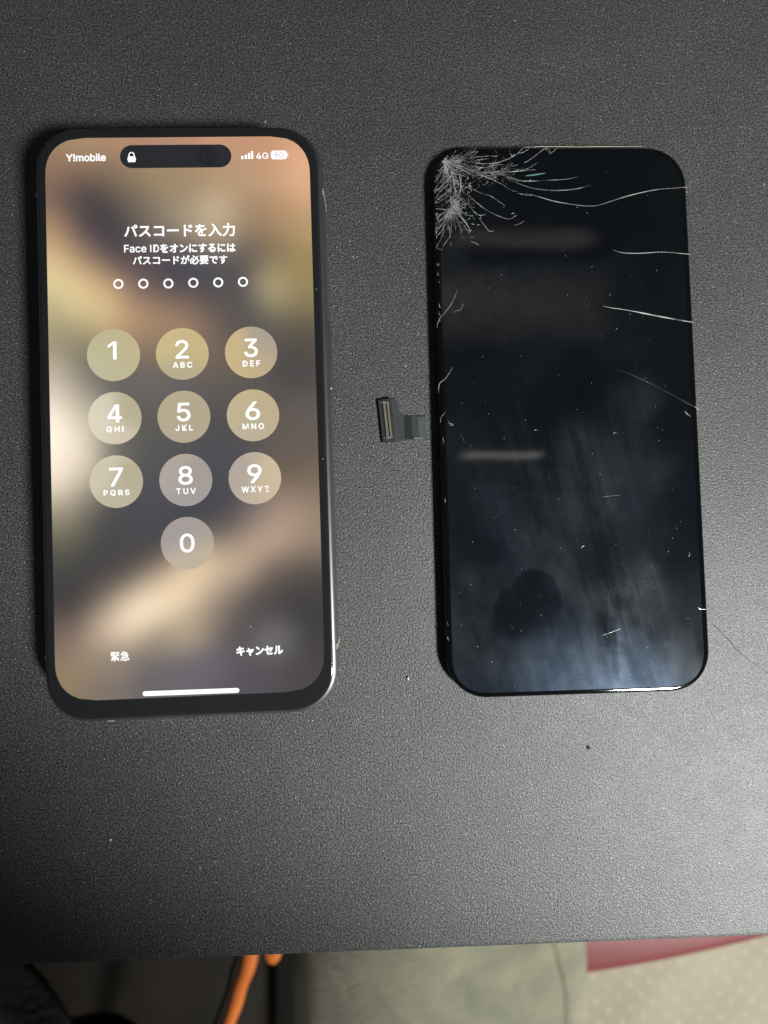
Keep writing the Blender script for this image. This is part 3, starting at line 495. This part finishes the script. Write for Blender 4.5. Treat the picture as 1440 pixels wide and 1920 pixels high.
def colour_attr(o, samples, sigma, gain, power, sat):
    me = o.data; at_ = me.color_attributes.new("display_colour", 'FLOAT_COLOR', 'POINT')
    for i, v in enumerate(me.vertices):
        r, g, b = blend(samples, v.co.x / MM, v.co.y / MM, sigma, gain, power, sat)
        at_.data[i].color = (r, g, b, 1)

def rounded_sheet(name, w, h, r, z, material, parent, nx=44, ny=92, cx=0, cy=0, e=2.35):
    V, F = [], []
    for j in range(ny + 1):
        t = -1 + 2 * j / ny
        y = math.copysign(1 - (1 - abs(t)) ** 1.25, t) * h / 2
        dy = max(0, abs(y) - (h / 2 - r)) / r
        hx = w / 2 - r + r * (max(0, 1 - dy ** e)) ** (1 / e)
        for i in range(nx + 1): V.append((cx + hx * (-1 + 2 * i / nx), cy + y, z))
    for j in range(ny):
        for i in range(nx):
            k = j * (nx + 1) + i; F.append((k, k + 1, k + nx + 2, k + nx + 1))
    return pydata(name, V, F, material, parent, smooth=False)

ZS = TH + .010
screen = rounded_sheet("screen", 64.286, 136.825, 9.6, ZS, M_WALL, phone)
colour_attr(screen, WALL, 2.6, 1.14, 1.15, 1.08)
# the picture is blurred: average each dot of colour with its neighbours
at_ = screen.data.color_attributes["display_colour"]; NXs, NYs = 45, 93
cols = [tuple(d.color)[:3] for d in at_.data]
for it in range(5):
    nxt = []
    for j in range(NYs):
        for i in range(NXs):
            acc = [0, 0, 0]
            for dj in (-1, 0, 1):
                for di in (-1, 0, 1):
                    q = cols[min(max(j + dj, 0), NYs - 1) * NXs + min(max(i + di, 0), NXs - 1)]
                    for k in range(3): acc[k] += q[k]
            nxt.append(tuple(v / 9 for v in acc))
    cols = nxt
for d, cc in zip(at_.data, cols): d.color = (*cc, 1)
ZT = ZS + .010

def capsule(name, x0, y0, x1, y1, t, z, material, parent, n=12):
    dx, dy = x1 - x0, y1 - y0; L = math.hypot(dx, dy); ux, uy = dx / L, dy / L; r = t / 2; V = []
    for cx, cy, a0 in ((x1 - ux * r, y1 - uy * r, -90), (x0 + ux * r, y0 + uy * r, 90)):
        for i in range(n + 1):
            a = math.radians(a0 + 180 * i / n) + math.atan2(uy, ux)
            V.append((cx + r * math.cos(a), cy + r * math.sin(a), z))
    return pydata(name, V, [tuple(range(len(V)))], material, parent, smooth=False)

def disc(name, cx, cy, r, z, material, parent, n=40, rings=6):
    V, F = [(cx, cy, z)], []
    for k in range(1, rings + 1):
        for i in range(n):
            a = 2 * math.pi * i / n; V.append((cx + r * k / rings * math.cos(a), cy + r * k / rings * math.sin(a), z))
    for i in range(n):
        F.append((0, 1 + i, 1 + (i + 1) % n))
        for k in range(rings - 1):
            b = 1 + k * n; F.append((b + i, b + n + i, b + n + (i + 1) % n, b + (i + 1) % n))
    return pydata(name, V, F, material, parent, smooth=False)

def ring(name, cx, cy, r0, r1, z, material, parent, n=36):
    V = [(cx + r * math.cos(2 * math.pi * i / n), cy + r * math.sin(2 * math.pi * i / n), z) for r in (r0, r1) for i in range(n)]
    return pydata(name, V, [(i, n + i, n + (i + 1) % n, (i + 1) % n) for i in range(n)], material, parent, smooth=False)

FONTS = {}
def font(kind):
    if kind not in FONTS:
        f = None
        try:
            import os
            d = bpy.utils.system_resource('DATAFILES', path='fonts')
            f = bpy.data.fonts.load(os.path.join(d, {"I": "Inter.woff2", "C": "Noto Sans CJK Regular.woff2"}[kind]))
        except Exception: f = None
        FONTS[kind] = f
    return FONTS[kind]

def glyphs(name, text, kind, off, x0, y0, x1, y1, h, z, material, parent, spacing=1.0, keep=False):
    """flat lettering whose inked box runs from (x0,y0) to (x1,y1) mid-height, h tall (mm)"""
    cu = bpy.data.curves.new(name, 'FONT'); cu.body = text; cu.size = 1; cu.space_character = spacing
    cu.resolution_u = 4
    f = font(kind)
    if f: cu.font = f
    tmp = bpy.data.objects.new("tmp_text", cu); COL.objects.link(tmp)
    dg = bpy.context.evaluated_depsgraph_get()
    me = bpy.data.meshes.new_from_object(tmp.evaluated_get(dg))
    bpy.data.objects.remove(tmp); bpy.data.curves.remove(cu)
    xs = [v.co.x for v in me.vertices]; ys = [v.co.y for v in me.vertices]
    ax, bx, ay, by = min(xs), max(xs), min(ys), max(ys)
    L = math.hypot(x1 - x0, y1 - y0); sx = L / (bx - ax); sy = h / (by - ay)
    if keep: sx = sy
    ang = math.atan2(y1 - y0, x1 - x0); c, s = math.cos(ang), math.sin(ang); mx, my = (x0 + x1) / 2, (y0 + y1) / 2
    for v in me.vertices:
        px = (v.co.x - (ax + bx) / 2) * sx; py = (v.co.y - (ay + by) / 2) * sy
        v.co = ((mx + px * c - py * s) * MM, (my + px * s + py * c) * MM, z * MM)
    # heavier weight: the same outline printed again a hair to each side
    V0 = [tuple(v.co) for v in me.vertices]; F0 = [tuple(p_.vertices) for p_ in me.polygons]; V, F = [], []
    for k in range(9 if off else 1):
        ox, oy = (0, 0) if k == 0 else (off * math.cos(k * math.pi / 4), off * math.sin(k * math.pi / 4))
        b0 = len(V); e_ = min(sx, sy) * MM
        V += [(x + ox * e_, y + oy * e_, z_ + k * 4e-7) for x, y, z_ in V0]
        F += [tuple(b0 + i for i in f_) for f_ in F0]
    bpy.data.meshes.remove(me)
    return pydata(name, V, F, material, parent, smooth=False, scale=1)

CAPTIONS = [("Y!mobile", 'I', .022), ("4G", 'I', .012), ("パスコードを入力", 'C', .009), ("Face", 'I', .012), ("をオンにするには", 'C', .013),
            ("パスコードが必要です", 'C', .010), ("緊急", 'C', .006), ("キャンセル", 'C', .018)]
KEY_TEXT = [("1", ""), ("2", "ABC"), ("3", "DEF"), ("4", "GHI"), ("5", "JKL"), ("6", "MNO"), ("7", "PQRS"), ("8", "TUV"), ("9", "WXYZ"), ("0", "")]
for (text, kind, off), (x0, y0, x1, y1, h) in zip(CAPTIONS, TEXT_BOXES):
    if text == "Face":        # the line goes on with I and D
        fx = lambda t: (x0 + (x1 - x0) * t, y0 + (y1 - y0) * t)
        glyphs("caption", "D", kind, off, *fx(.842), *fx(1), h, ZT, M_WHITE, screen)
        box("caption", *fx(.765), ZT, (x1 - x0) * .034, h, .004, M_WHITE, screen)
        x1, y1 = fx(.636)
    glyphs("caption", text, kind, off, x0, y0, x1, y1, h, ZT, M_WHITE, screen)
for x, y in RINGS: ring("passcode_dot", x, y, .80, 1.22, ZT, M_WHITE, screen)
KR = 6.38
for (num, let), (x, y) in zip(KEY_TEXT, KEY_CENTRES):
    k = disc("key", x, y, KR, ZT, M_KEY, screen); colour_attr(k, KEYW, 2.6, .92, .4, .92)
    wd = {'1': 2.1, '0': 3.35, '4': 3.45, '7': 3.1, '2': 3.05, '3': 3.15, '5': 3.1, '6': 3.35, '8': 3.3, '9': 3.3}[num]
    dy = 1.12 if num != '0' else .05
    polys = {'1': [[(1, 0), (1, 1), (.64, 1), (0, .80), (0, .64), (.60, .83), (.60, 0)]],
             '4': [[(.58, 0), (.82, 0), (.82, 1), (.58, 1)], [(0, .20), (1, .20), (1, .335), (0, .335)], [(0, .33), (.20, .30), (.72, 1), (.53, 1)]]}.get(num)
    if polys:
        V, F = [], []
        for k_, pl in enumerate(polys):
            F.append(tuple(range(len(V), len(V) + len(pl))))
            V += [(x - wd / 2 + wd * a - (.3 if num == '1' else .05), y + dy + 4.38 * (b_ - .5), ZT + .01 + k_ * .001) for a, b_ in pl]
        pydata("key_number", V, F, M_WHITE, screen, smooth=False)
    else:
        glyphs("key_number", num, 'I', .010, x - wd / 2 - .05, y + dy, x + wd / 2 - .05, y + dy, 4.38, ZT + .01, M_WHITE, screen)
    if let:
        w = {'ABC': 4.6, 'DEF': 4.15, 'GHI': 4.05, 'JKL': 4.1, 'MNO': 5.1, 'PQRS': 6.1, 'TUV': 4.6, 'WXYZ': 6.5}[let]
        xr = x + w / 2
        if let == "GHI":
            box("key_letters", xr - w * .05, y - 2.72, ZT + .01, w * .095, 1.34, .004, M_WHITE, screen); xr = x - w / 2 + w * .757
        glyphs("key_letters", let.replace("GHI", "GH"), 'I', .022, x - w / 2, y - 2.72, xr, y - 2.72, 1.34, ZT + .01, M_WHITE, screen, spacing=1.32)
x0, y0, x1, y1, t = ISLAND
capsule("sensor_island", x0, y0, x1, y1, t, ZT, M_ISLAND, screen)
disc("front_camera", FRONTCAM[0], FRONTCAM[1], 2.5, ZT + .008, M_ISCAM, screen)
ring("front_camera_ring", FRONTCAM[0], FRONTCAM[1], .9, 1.15, ZT + .014, M_ISLAND, screen)
# padlock
lx, ly, lx2, ly2 = LOCK
capsule("padlock_body", lx - 1.03, ly + .70, lx + 1.03, ly + .70, 1.40, ZT + .012, M_WHITE, screen, n=8)
box("padlock_body", lx, ly + .70, ZT + .008, 1.75, 1.42, .004, M_WHITE, screen)
V = [];
for r in (.48, .74):
    V += [(lx + r, ly + 1.3, ZT + .016)] + [(lx + r * math.cos(math.radians(a)), ly + 1.75 + r * math.sin(math.radians(a)), ZT + .016) for a in range(0, 181, 15)] + [(lx - r, ly + 1.3, ZT + .016)]
n = len(V) // 2
pydata("padlock_shackle", V, [(i, n + i, n + i + 1, i + 1) for i in range(n - 1)], M_WHITE, screen, smooth=False)
for x, y, h in BARS: box("signal_bar", x, y + h / 2, ZT, .56, h, .004, M_WHITE, screen)
x0, y0, x1, y1 = BATTERY
loft("battery_icon", x1 - x0, 2.2, .72, [(0, ZT - .004), (0, ZT)], M_WHITE, screen, cx=(x0 + x1) / 2, cy=(y0 + y1) / 2, n=6)
box("battery_icon", x1 + .22, y1, ZT, .18, .7, .004, M_WHITE, screen)
glyphs("caption", "50", 'I', .008, *BATT_TEXT[:4], BATT_TEXT[4], ZT + .01, M_GREY, screen)
capsule("home_bar", HOME[0], HOME[1], HOME[2], HOME[3], 1.16, ZT, M_WHITE, screen)
M_DUST = mat("pale_dust", (.62, .62, .58), .8)
def specks(name, pts, r, z, parent, seed):
    rnd = random.Random(seed); V, F = [], []
    for x, y in pts:
        a = rnd.uniform(0, 3.14); L = r * rnd.uniform(.7, 1.9); w = r * rnd.uniform(.45, .9); b = len(V); n = 7
        V.append((x, y, z + w * .6))
        for i in range(n):
            t = 2 * math.pi * i / n; px, py = L * math.cos(t) * rnd.uniform(.8, 1.1), w * math.sin(t) * rnd.uniform(.8, 1.1)
            V.append((x + px * math.cos(a) - py * math.sin(a), y + px * math.sin(a) + py * math.cos(a), z))
        F += [(b, b + 1 + i, b + 1 + (i + 1) % n) for i in range(n)]
    o = pydata(name, V, F, M_DUST, parent, smooth=False); o["kind"] = "stuff"; return o
specks("dust", DUSTPH + [(33.2, -12), (32.9, 30)], .10, ZT + .01, phone, 5)

# ================================================================== the broken display panel
PW, PHH, PZ = 70.01, 147.93, 2.8
panel = empty("display_panel", (.05207, .029423, 0), (0, 0, math.radians(1.28)))
tag(panel, "removed black display panel with a shattered top left corner, right of the lit smartphone", "display panel")
M_PBACK = mat("panel_backplate", (.012, .012, .013), .5)
loft("backplate", PW - 1.6, PHH - 1.6, 10.2, [(.2, .02), (0, .2), (0, 1.55)], M_PBACK, panel)

def film_glass(name, base, use_film):
    """black display glass; where the fingers left a greasy film it scatters a little light; a ceiling reflection is painted in with it"""
    m, nt, p = new_mat(name); N, L = nt.nodes, nt.links
    p.inputs["Base Color"].default_value = (*base, 1); p.inputs["Roughness"].default_value = .055
    p.inputs["Specular IOR Level"].default_value = .5
    tcw = N.new("ShaderNodeTexCoord"); wv = N.new("ShaderNodeTexNoise"); wv.inputs["Scale"].default_value = 45; wv.inputs["Detail"].default_value = 1
    L.new(tcw.outputs["Object"], wv.inputs["Vector"]); bw = N.new("ShaderNodeBump"); bw.inputs["Distance"].default_value = .00010
    L.new(wv.outputs["Fac"], bw.inputs["Height"]); L.new(bw.outputs["Normal"], p.inputs["Normal"])
    if not use_film: return m
    a = N.new("ShaderNodeAttribute"); a.attribute_name = "film"
    sep = N.new("ShaderNodeSeparateColor"); L.new(a.outputs["Color"], sep.inputs["Color"])
    tc = N.new("ShaderNodeTexCoord")
    def streak(scale, rz, sy, detail=6):
        mp = N.new("ShaderNodeMapping"); mp.inputs["Rotation"].default_value = (0, 0, math.radians(rz)); mp.inputs["Scale"].default_value = (1, 1 / sy, 1); mp.vector_type = "TEXTURE"
        L.new(tc.outputs["Object"], mp.inputs["Vector"])
        n = N.new("ShaderNodeTexNoise"); n.inputs["Scale"].default_value = scale; n.inputs["Detail"].default_value = detail; n.inputs["Roughness"].default_value = .62
        L.new(mp.outputs["Vector"], n.inputs["Vector"])
        r = N.new("ShaderNodeMapRange"); r.inputs["From Min"].default_value = .34; r.inputs["From Max"].default_value = .68
        r.inputs["To Min"].default_value = .20; r.inputs["To Max"].default_value = 1.7
        L.new(n.outputs["Fac"], r.inputs["Value"]); return r.outputs["Result"]
    s1 = streak(420, 13, .07); s2 = streak(75, 20, .6); s3 = streak(330, 84, .12, 3)
    def math_(op, x, y):
        n = N.new("ShaderNodeMath"); n.operation = op
        for k, v in enumerate((x, y)):
            if isinstance(v, (int, float)): n.inputs[k].default_value = v
            else: L.new(v, n.inputs[k])
        return n.outputs[0]
    # B channel: how strongly the streaks show here
    s13 = math_('MULTIPLY', s1, math_('ADD', math_('MULTIPLY', s3, .35), .65))
    str_ = N.new("ShaderNodeMix"); str_.data_type = 'FLOAT'; str_.inputs[2].default_value = 1.0
    L.new(sep.outputs["Blue"], str_.inputs[0]); L.new(s13, str_.inputs[3])
    cl = math_('MULTIPLY', str_.outputs[0], math_('ADD', math_('MULTIPLY', s2, .75), .22))
    f = math_('MULTIPLY', sep.outputs["Red"], cl)
    hue = N.new("ShaderNodeMix"); hue.data_type = 'RGBA'; hue.inputs[6].default_value = (.78, .85, .90, 1); hue.inputs[7].default_value = (.47, .66, 1.0, 1)
    L.new(sep.outputs["Green"], hue.inputs[0])
    dif = N.new("ShaderNodeBsdfDiffuse"); L.new(hue.outputs[2], dif.inputs["Color"])
    glo = N.new("ShaderNodeBsdfGlossy"); glo.inputs["Roughness"].default_value = .42; L.new(hue.outputs[2], glo.inputs["Color"])
    m1 = N.new("ShaderNodeMixShader"); L.new(math_('MULTIPLY', f, FILM_DIFFUSE), m1.inputs[0]); L.new(p.outputs["BSDF"], m1.inputs[1]); L.new(dif.outputs[0], m1.inputs[2])
    m2 = N.new("ShaderNodeMixShader"); L.new(math_('MULTIPLY', f, FILM_GLOSS), m2.inputs[0]); L.new(m1.outputs[0], m2.inputs[1]); L.new(glo.outputs[0], m2.inputs[2])
    L.new(m2.outputs[0], N["Material Output"].inputs["Surface"])
    return m
FILM_DIFFUSE, FILM_GLOSS = .044, .024
M_PGLASS = film_glass("panel_black_glass", (.0022, .0024, .003), False)
M_PDISP = film_glass("panel_smeared_display", (.0024, .0030, .0042), True)
pglass = loft("cover_glass", PW, PHH, 11.0, [(.25, 1.5), (.04, 1.68), (0, 1.9), (.06, 2.2), (.22, 2.5), (.5, 2.7), (.85, 2.785), (1.15, PZ)], M_PGLASS, panel)
disp = rounded_sheet("display", 66.6, 144.4, 9.6, PZ + .006, M_PDISP, panel, nx=120, ny=250, cx=-.1, cy=-.3)
me = disp.data; fa = me.color_attributes.new("film", 'FLOAT_COLOR', 'POINT')
def sstep(t): t = max(0, min(1, t)); return t * t * (3 - 2 * t)
for i, v in enumerate(me.vertices):
    x, y = v.co.x / MM, v.co.y / MM
    ws = f_ = h_ = 0
    for sx, sy, val, hue in FILM_AND_REFLECTION:
        d2 = (x - sx) ** 2 + (y - sy) ** 2
        if d2 > 700: continue
        w = math.exp(-d2 / 22) + 1e-7 / (1 + d2); ws += w; f_ += w * val; h_ += w * hue
    f_ = f_ / ws / 100 if ws else .01; h_ = h_ / ws if ws else 0
    f_ = 1.25 * f_ ** 1.3
    # two overlapping thumb prints wiped the film away
    inside = 0
    for tx, ty, rx, ry in THUMB:
        wob = .35 * noise.noise(Vector((x * .22, y * .22, 1.7))) + .12 * noise.noise(Vector((x * .9, y * .9, 5.2)))
        e_ = ((x - tx) / rx) ** 2 + ((y - ty) / ry) ** 2
        low = sstep((ty - y) / ry)          # the print fades out at its lower side
        inside = max(inside, (1 - sstep((e_ - .86 + wob) / (.22 + .7 * low))) * (1 - .45 * low))
    f_ = f_ * (1 - .58 * inside); h_ = h_ + (1 - h_) * .8 * inside
    # a rectangular tape mark and the smear dragged along it
    rx0 = sstep((x - 4.4) / .3) * (1 - sstep((x - 10.2) / .25)) * (1 - sstep((y + 54) / 3)) * sstep((y + 71) / 5)
    f_ *= 1 - .22 * rx0
    f_ += .20 * math.exp(-((x - 8.3 - .02 * (y + 60)) / .35) ** 2) * sstep((y + 71) / 6) * (1 - sstep((y + 50) / 5))
    f_ += .22 * sstep((x - 10.2) / .25) * math.exp(-max(0, x - 10.3) / 2.2) * sstep((y + 72) / 4) * (1 - sstep((y + 57) / 4))
    wipe = max(math.exp(-((x + 6) ** 2 / 220 + (y - 2 + 8) ** 2 / 700)), .8 * math.exp(-((x - 10) ** 2 / 120 + (y + 48) ** 2 / 320)))
    fa.data[i].color = (f_, h_ * .85, min(1, .15 + .65 * wipe) * (1 - .6 * inside), 1)

# --- cracks
M_CRACK = mat("crack_white_glass", (.30, .31, .30), .25, spec=.8, noise_scale=260, noise_amt=.85)  # uneven glints along the cracks painted in as colour noise
M_CRACKDIM = mat("crack_grey_glass", (.10, .103, .10), .25, spec=.8)
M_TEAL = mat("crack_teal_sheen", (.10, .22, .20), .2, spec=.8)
ZC = PZ + .014
rnd = random.Random(11)
for q, (pts, w) in enumerate(BIG):
    line = smooth_line(pts, 6); n = len(line)
    widths = []
    for i in range(n):
        t = i / (n - 1); e_ = min(1, t * 5 + .12) * (1 if q in (2, 3, 4, 5) else min(1, (1 - t) * 5 + .15))
        g = .55 + .75 * max(0, noise.noise(Vector((q * 3.1, t * 4.5, .3))) + .15) * 1.6
        widths.append(max(.02, .8 * w * e_ * g * (.6 if q in (12, 17) else 1)))
    rb = Ribbons(); rb.add(line, widths, ZC, ridge=.12)
    rb.build("crack", M_CRACK if q not in (5, 11, 12, 17) else M_CRACKDIM, panel)
rb = Ribbons()
rb.add(smooth_line(TEAL, 5), [.1 + .35 * math.sin(math.pi * i / 10) for i in range(11)], ZC, ridge=.1); rb.build("crack", M_TEAL, panel)

web = Ribbons(); dimweb = Ribbons()
def rough_line(pts, amp, sub=5):
    line = smooth_line(pts, sub)
    return [(x + rnd.gauss(0, amp), y + rnd.gauss(0, amp)) for x, y in line]
def taper(n, w):
    return [max(.012, w * (.3 + .9 * math.sin(math.pi * (.12 + .8 * i / max(1, n - 1)))) * rnd.uniform(.25, 1.5)) for i in range(n)]
def inside_panel(x, y):
    qx, qy = abs(x) - (PW / 2 - 10.4), abs(y) - (PHH / 2 - 10.4)
    if qx > 0 and qy > 0: return math.hypot(qx, qy) < 10.1
    return qx < 10.2 and qy < 10.2
def put(b, line, w):
    line = [p_ for p_ in line if inside_panel(*p_)]
    if len(line) > 1: b.add(line, taper(len(line), w), ZC + rnd.uniform(0, .01), ridge=.25)
for pts in FINE: put(web, rough_line(pts, .035), rnd.uniform(.07, .14))
# feather cracks leaving the two spines, and the crazed glass between them
def along(sp, t):
    t *= len(sp) - 1; i = min(int(t), len(sp) - 2); u = t - i
    return sp[i][0] * (1 - u) + sp[i + 1][0] * u, sp[i][1] * (1 - u) + sp[i + 1][1] * u
def feather(sp, t, ang, length, bend, w, b):
    x, y = along(sp, t); pts = [(x, y)]; a = ang; st = length / 6
    for k in range(6):
        x += math.cos(a) * st; y += math.sin(a) * st; a += bend / 6; pts.append((x, y))
    put(b, rough_line(pts, .05, 3), w)
R_ = math.radians
for k in range(40):      # towards the left edge, sweeping down
    t = rnd.uniform(.05, 1); feather(SPINE, t, R_(rnd.uniform(205, 250)), rnd.uniform(2, 6.5), R_(rnd.uniform(0, 45)), rnd.uniform(.05, .12), rnd.choice((web, dimweb)))
for k in range(38):      # down from the lower spine
    t = rnd.uniform(.55, 1); feather(SPINE, t, R_(rnd.uniform(225, 320)), rnd.uniform(2, 6.5), R_(rnd.uniform(-25, 30)), rnd.uniform(.05, .12), rnd.choice((web, dimweb)))
for k in range(36):      # right of the spine
    t = rnd.uniform(.15, 1); feather(SPINE, t, R_(rnd.uniform(275, 335)), rnd.uniform(1.5, 6), R_(rnd.uniform(-10, 40)), rnd.uniform(.04, .1), rnd.choice((web, dimweb)))
for k in range(64):      # above and below the right-hand spine
    t = rnd.uniform(.02, .95); feather(SPINER, t, R_(rnd.choice((rnd.uniform(5, 55), rnd.uniform(-50, 0)))), rnd.uniform(1.2, 5.5), R_(rnd.uniform(0, 30)), rnd.uniform(.04, .11), rnd.choice((web, dimweb)))
for k in range(24):      # rays straight out of the impact
    a = rnd.uniform(-105, 25); L_ = rnd.uniform(1.5, 7)
    feather([IMPACT, IMPACT], 0, R_(a), L_, R_(rnd.uniform(-15, 15)), rnd.uniform(.05, .13), web)
for k in range(760):     # tiny chips and bridges
    if rnd.random() < .55: x, y = along(SPINE, rnd.random()); x += rnd.gauss(.6, 2.7); y += rnd.gauss(-1.5, 2.8)
    else: x, y = along(SPINER, rnd.random()); x += rnd.gauss(0, 1.8); y += rnd.gauss(-.3, 1.5)
    a = rnd.uniform(0, 6.28); L_ = rnd.uniform(.12, .8)
    put(rnd.choice((web, dimweb)), [(x, y), (x + math.cos(a) * L_ * .5 + rnd.gauss(0, .06), y + math.sin(a) * L_ * .5), (x + math.cos(a) * L_, y + math.sin(a) * L_)], rnd.uniform(.04, .12))
for k in range(30):      # crushed glass at the point of impact
    a = rnd.uniform(0, 6.28); d_ = abs(rnd.gauss(0, .5)); x, y = IMPACT[0] + d_ * math.cos(a), IMPACT[1] + d_ * math.sin(a)
    put(web, [(x, y), (x + rnd.gauss(0, .4), y + rnd.gauss(0, .4)), (x + rnd.gauss(0, .4), y + rnd.gauss(0, .4))], .22)
for k in range(16):      # nibbled left edge
    y = 60 - 125 * rnd.random() ** 1.3; x = -PW / 2 + .5 + rnd.uniform(0, .25)
    put(rnd.choice((web, dimweb)), [(x, y), (x + rnd.uniform(-.1, .2), y - rnd.uniform(.2, .9)), (x + rnd.uniform(-.1, .5), y - rnd.uniform(.8, 1.4))], rnd.uniform(.06, .14))
for b, m in ((web, M_CRACK), (dimweb, M_CRACKDIM)):
    o = b.build("crack_web", m, panel); o["kind"] = "stuff"
# scratches left in the glass
scr = Ribbons()
for k in range(60):
    x, y = rnd.uniform(-30, 31), rnd.uniform(-66, 40); a = rnd.gauss(math.radians(70), .9); L_ = rnd.uniform(.3, 1.6)
    put(scr, [(x, y), (x + math.cos(a) * L_ / 2, y + math.sin(a) * L_ / 2 + rnd.gauss(0, .08)), (x + math.cos(a) * L_, y + math.sin(a) * L_)], rnd.uniform(.02, .05))
for cx, cy, a0, k_ in ((13.5, -45, 60, 26), (18.5, -44, 40, 26)):     # hatch of skin ridges
    for k in range(k_):
        x, y = cx + rnd.gauss(0, 1.3), cy + rnd.gauss(0, 2.6); a = R_(a0 + rnd.gauss(0, 10)); L_ = rnd.uniform(.5, 1.5)
        put(scr, [(x, y), (x + math.cos(a) * L_ / 2, y + math.sin(a) * L_ / 2), (x + math.cos(a) * L_, y + math.sin(a) * L_)], rnd.uniform(.02, .06))
o = scr.build("scratches", M_CRACKDIM, panel); o["kind"] = "stuff"
specks("dust", DUST + [(rnd.uniform(-32, 33), rnd.uniform(-71, 60)) for _ in range(16)], .075, PZ + .012, panel, 8)
# bare frame showing along the top edge where the glass broke away
M_RIM = mat("bare_frame_edge", (.26, .26, .20), .4, metal=.3)
rb = Ribbons(); rb.add([(x, min(y, PHH / 2 - .05)) for x, y in TOPRIM], [.20, .20, .14, .20, .12], PZ - .02); rb.build("frame_rim", M_RIM, panel)
# ribbon cable and its plug, lying to the left
M_FLEX = mat("ribbon_cable_film", (.042, .047, .050), .38, noise_scale=400, noise_amt=.15)
M_FLEXD = mat("ribbon_cable_fold", (.016, .016, .017), .45)
M_FLEXL = mat("ribbon_cable_pale", (.068, .076, .076), .35)
M_CONN = mat("plug_housing", (.024, .024, .025), .45)
M_STEEL = mat("plug_steel", (.50, .50, .47), .3, metal=.8)
M_GOLD = mat("plug_gold", (.62, .53, .33), .3, metal=.8)
inv = Matrix.Rotation(-math.radians(1.28), 3, 'Z')
def PL(pts): return [tuple((inv @ Vector((x - 52.07, y - 29.423, 0)))[:2]) for x, y in pts]
flex = slab("ribbon_cable", PL(FLEX), .10, .30, M_FLEX, panel)
slab("ribbon_fold", PL(FLEXD), .29, .36, M_FLEXD, flex)
slab("ribbon_stiffener", PL(FLEXB), .29, .40, M_FLEXL, flex)
slab("ribbon_shield_edge", PL(FLEXS), .31, .55, M_STEEL, flex)
plug = slab("plug", PL(CONN), .12, .75, M_CONN, panel)
(r1a, r1b), (r2a, r2b) = PL(RAIL1), PL(RAIL2)
def barpart(name, p0, p1, w, z0, z1, m):
    dx, dy = p1[0] - p0[0], p1[1] - p0[1]; L = math.hypot(dx, dy); nx, ny = -dy / L * w / 2, dx / L * w / 2
    return slab(name, [(p0[0] + nx, p0[1] + ny), (p0[0] - nx, p0[1] - ny), (p1[0] - nx, p1[1] - ny), (p1[0] + nx, p1[1] + ny)], z0, z1, m, plug)
barpart("contact_rail", r1a, r1b, .62, .72, 1.05, M_STEEL)
barpart("contact_rail", r2a, r2b, .50, .72, 1.0, M_GOLD)
mid = lambda a, b: ((a[0] + b[0]) / 2, (a[1] + b[1]) / 2)
for a, b in ((r1a, r2a), (r1b, r2b)):
    barpart("end_clip", (a[0] - .4, a[1]), (b[0] + .35, b[1]), .55, .72, 1.1, M_STEEL)
for (x, y) in ((r1a[0] - .85, r1a[1] - .1), (r1b[0] - .85, r1b[1] + .1)):
    disc("solder_pin", x, y, .2, .76, M_GOLD, plug, n=10, rings=1)

# ================================================================== crumbs on the table
M_CRUMB = mat("pale_crumb", (.45, .45, .43), .8, noise_scale=3000)
M_CRUMBD = mat("dark_crumb", (.012, .012, .013), .95)
def crumb(p, r, material, label, seed):
    rr = random.Random(seed); bm = bmesh.new(); bmesh.ops.create_icosphere(bm, subdivisions=2, radius=1)
    for v in bm.verts:
        v.co *= rr.uniform(.75, 1.15)
        v.co = Vector((v.co.x * r[0], v.co.y * r[1], max(0, v.co.z * r[2] + r[2] * .7))) * MM
    me = bpy.data.meshes.new("crumb"); bm.to_mesh(me); bm.free()
    o = link("crumb", me, material); o.location = (p[0] * MM, p[1] * MM, .00005)
    return tag(o, label, "crumb", "crumbs on the table top")
crumb(CRUMBS[0], (.22, .42, .2), M_CRUMB, "tiny white crumb on the dark table below the lit phone", 1)
crumb(CRUMBS[1], (.30, .55, .2), M_CRUMB, "tiny white fleck on the table between the bottom ends of phone and panel", 2)
crumb(CRUMBS[2], (.45, .55, .12), M_CRUMBD, "small black crumb on the table below the black panel", 3)
M_HAIR = mat("dark_hair", (.01, .01, .01), .5)
hl = smooth_line([(x, y, .10) for x, y in HAIR], 5)
o = tube("hair", hl, [.09] * len(hl), M_HAIR, None, n=6); tag(o, "thin dark hair lying on the table right of the black panel", "hair")
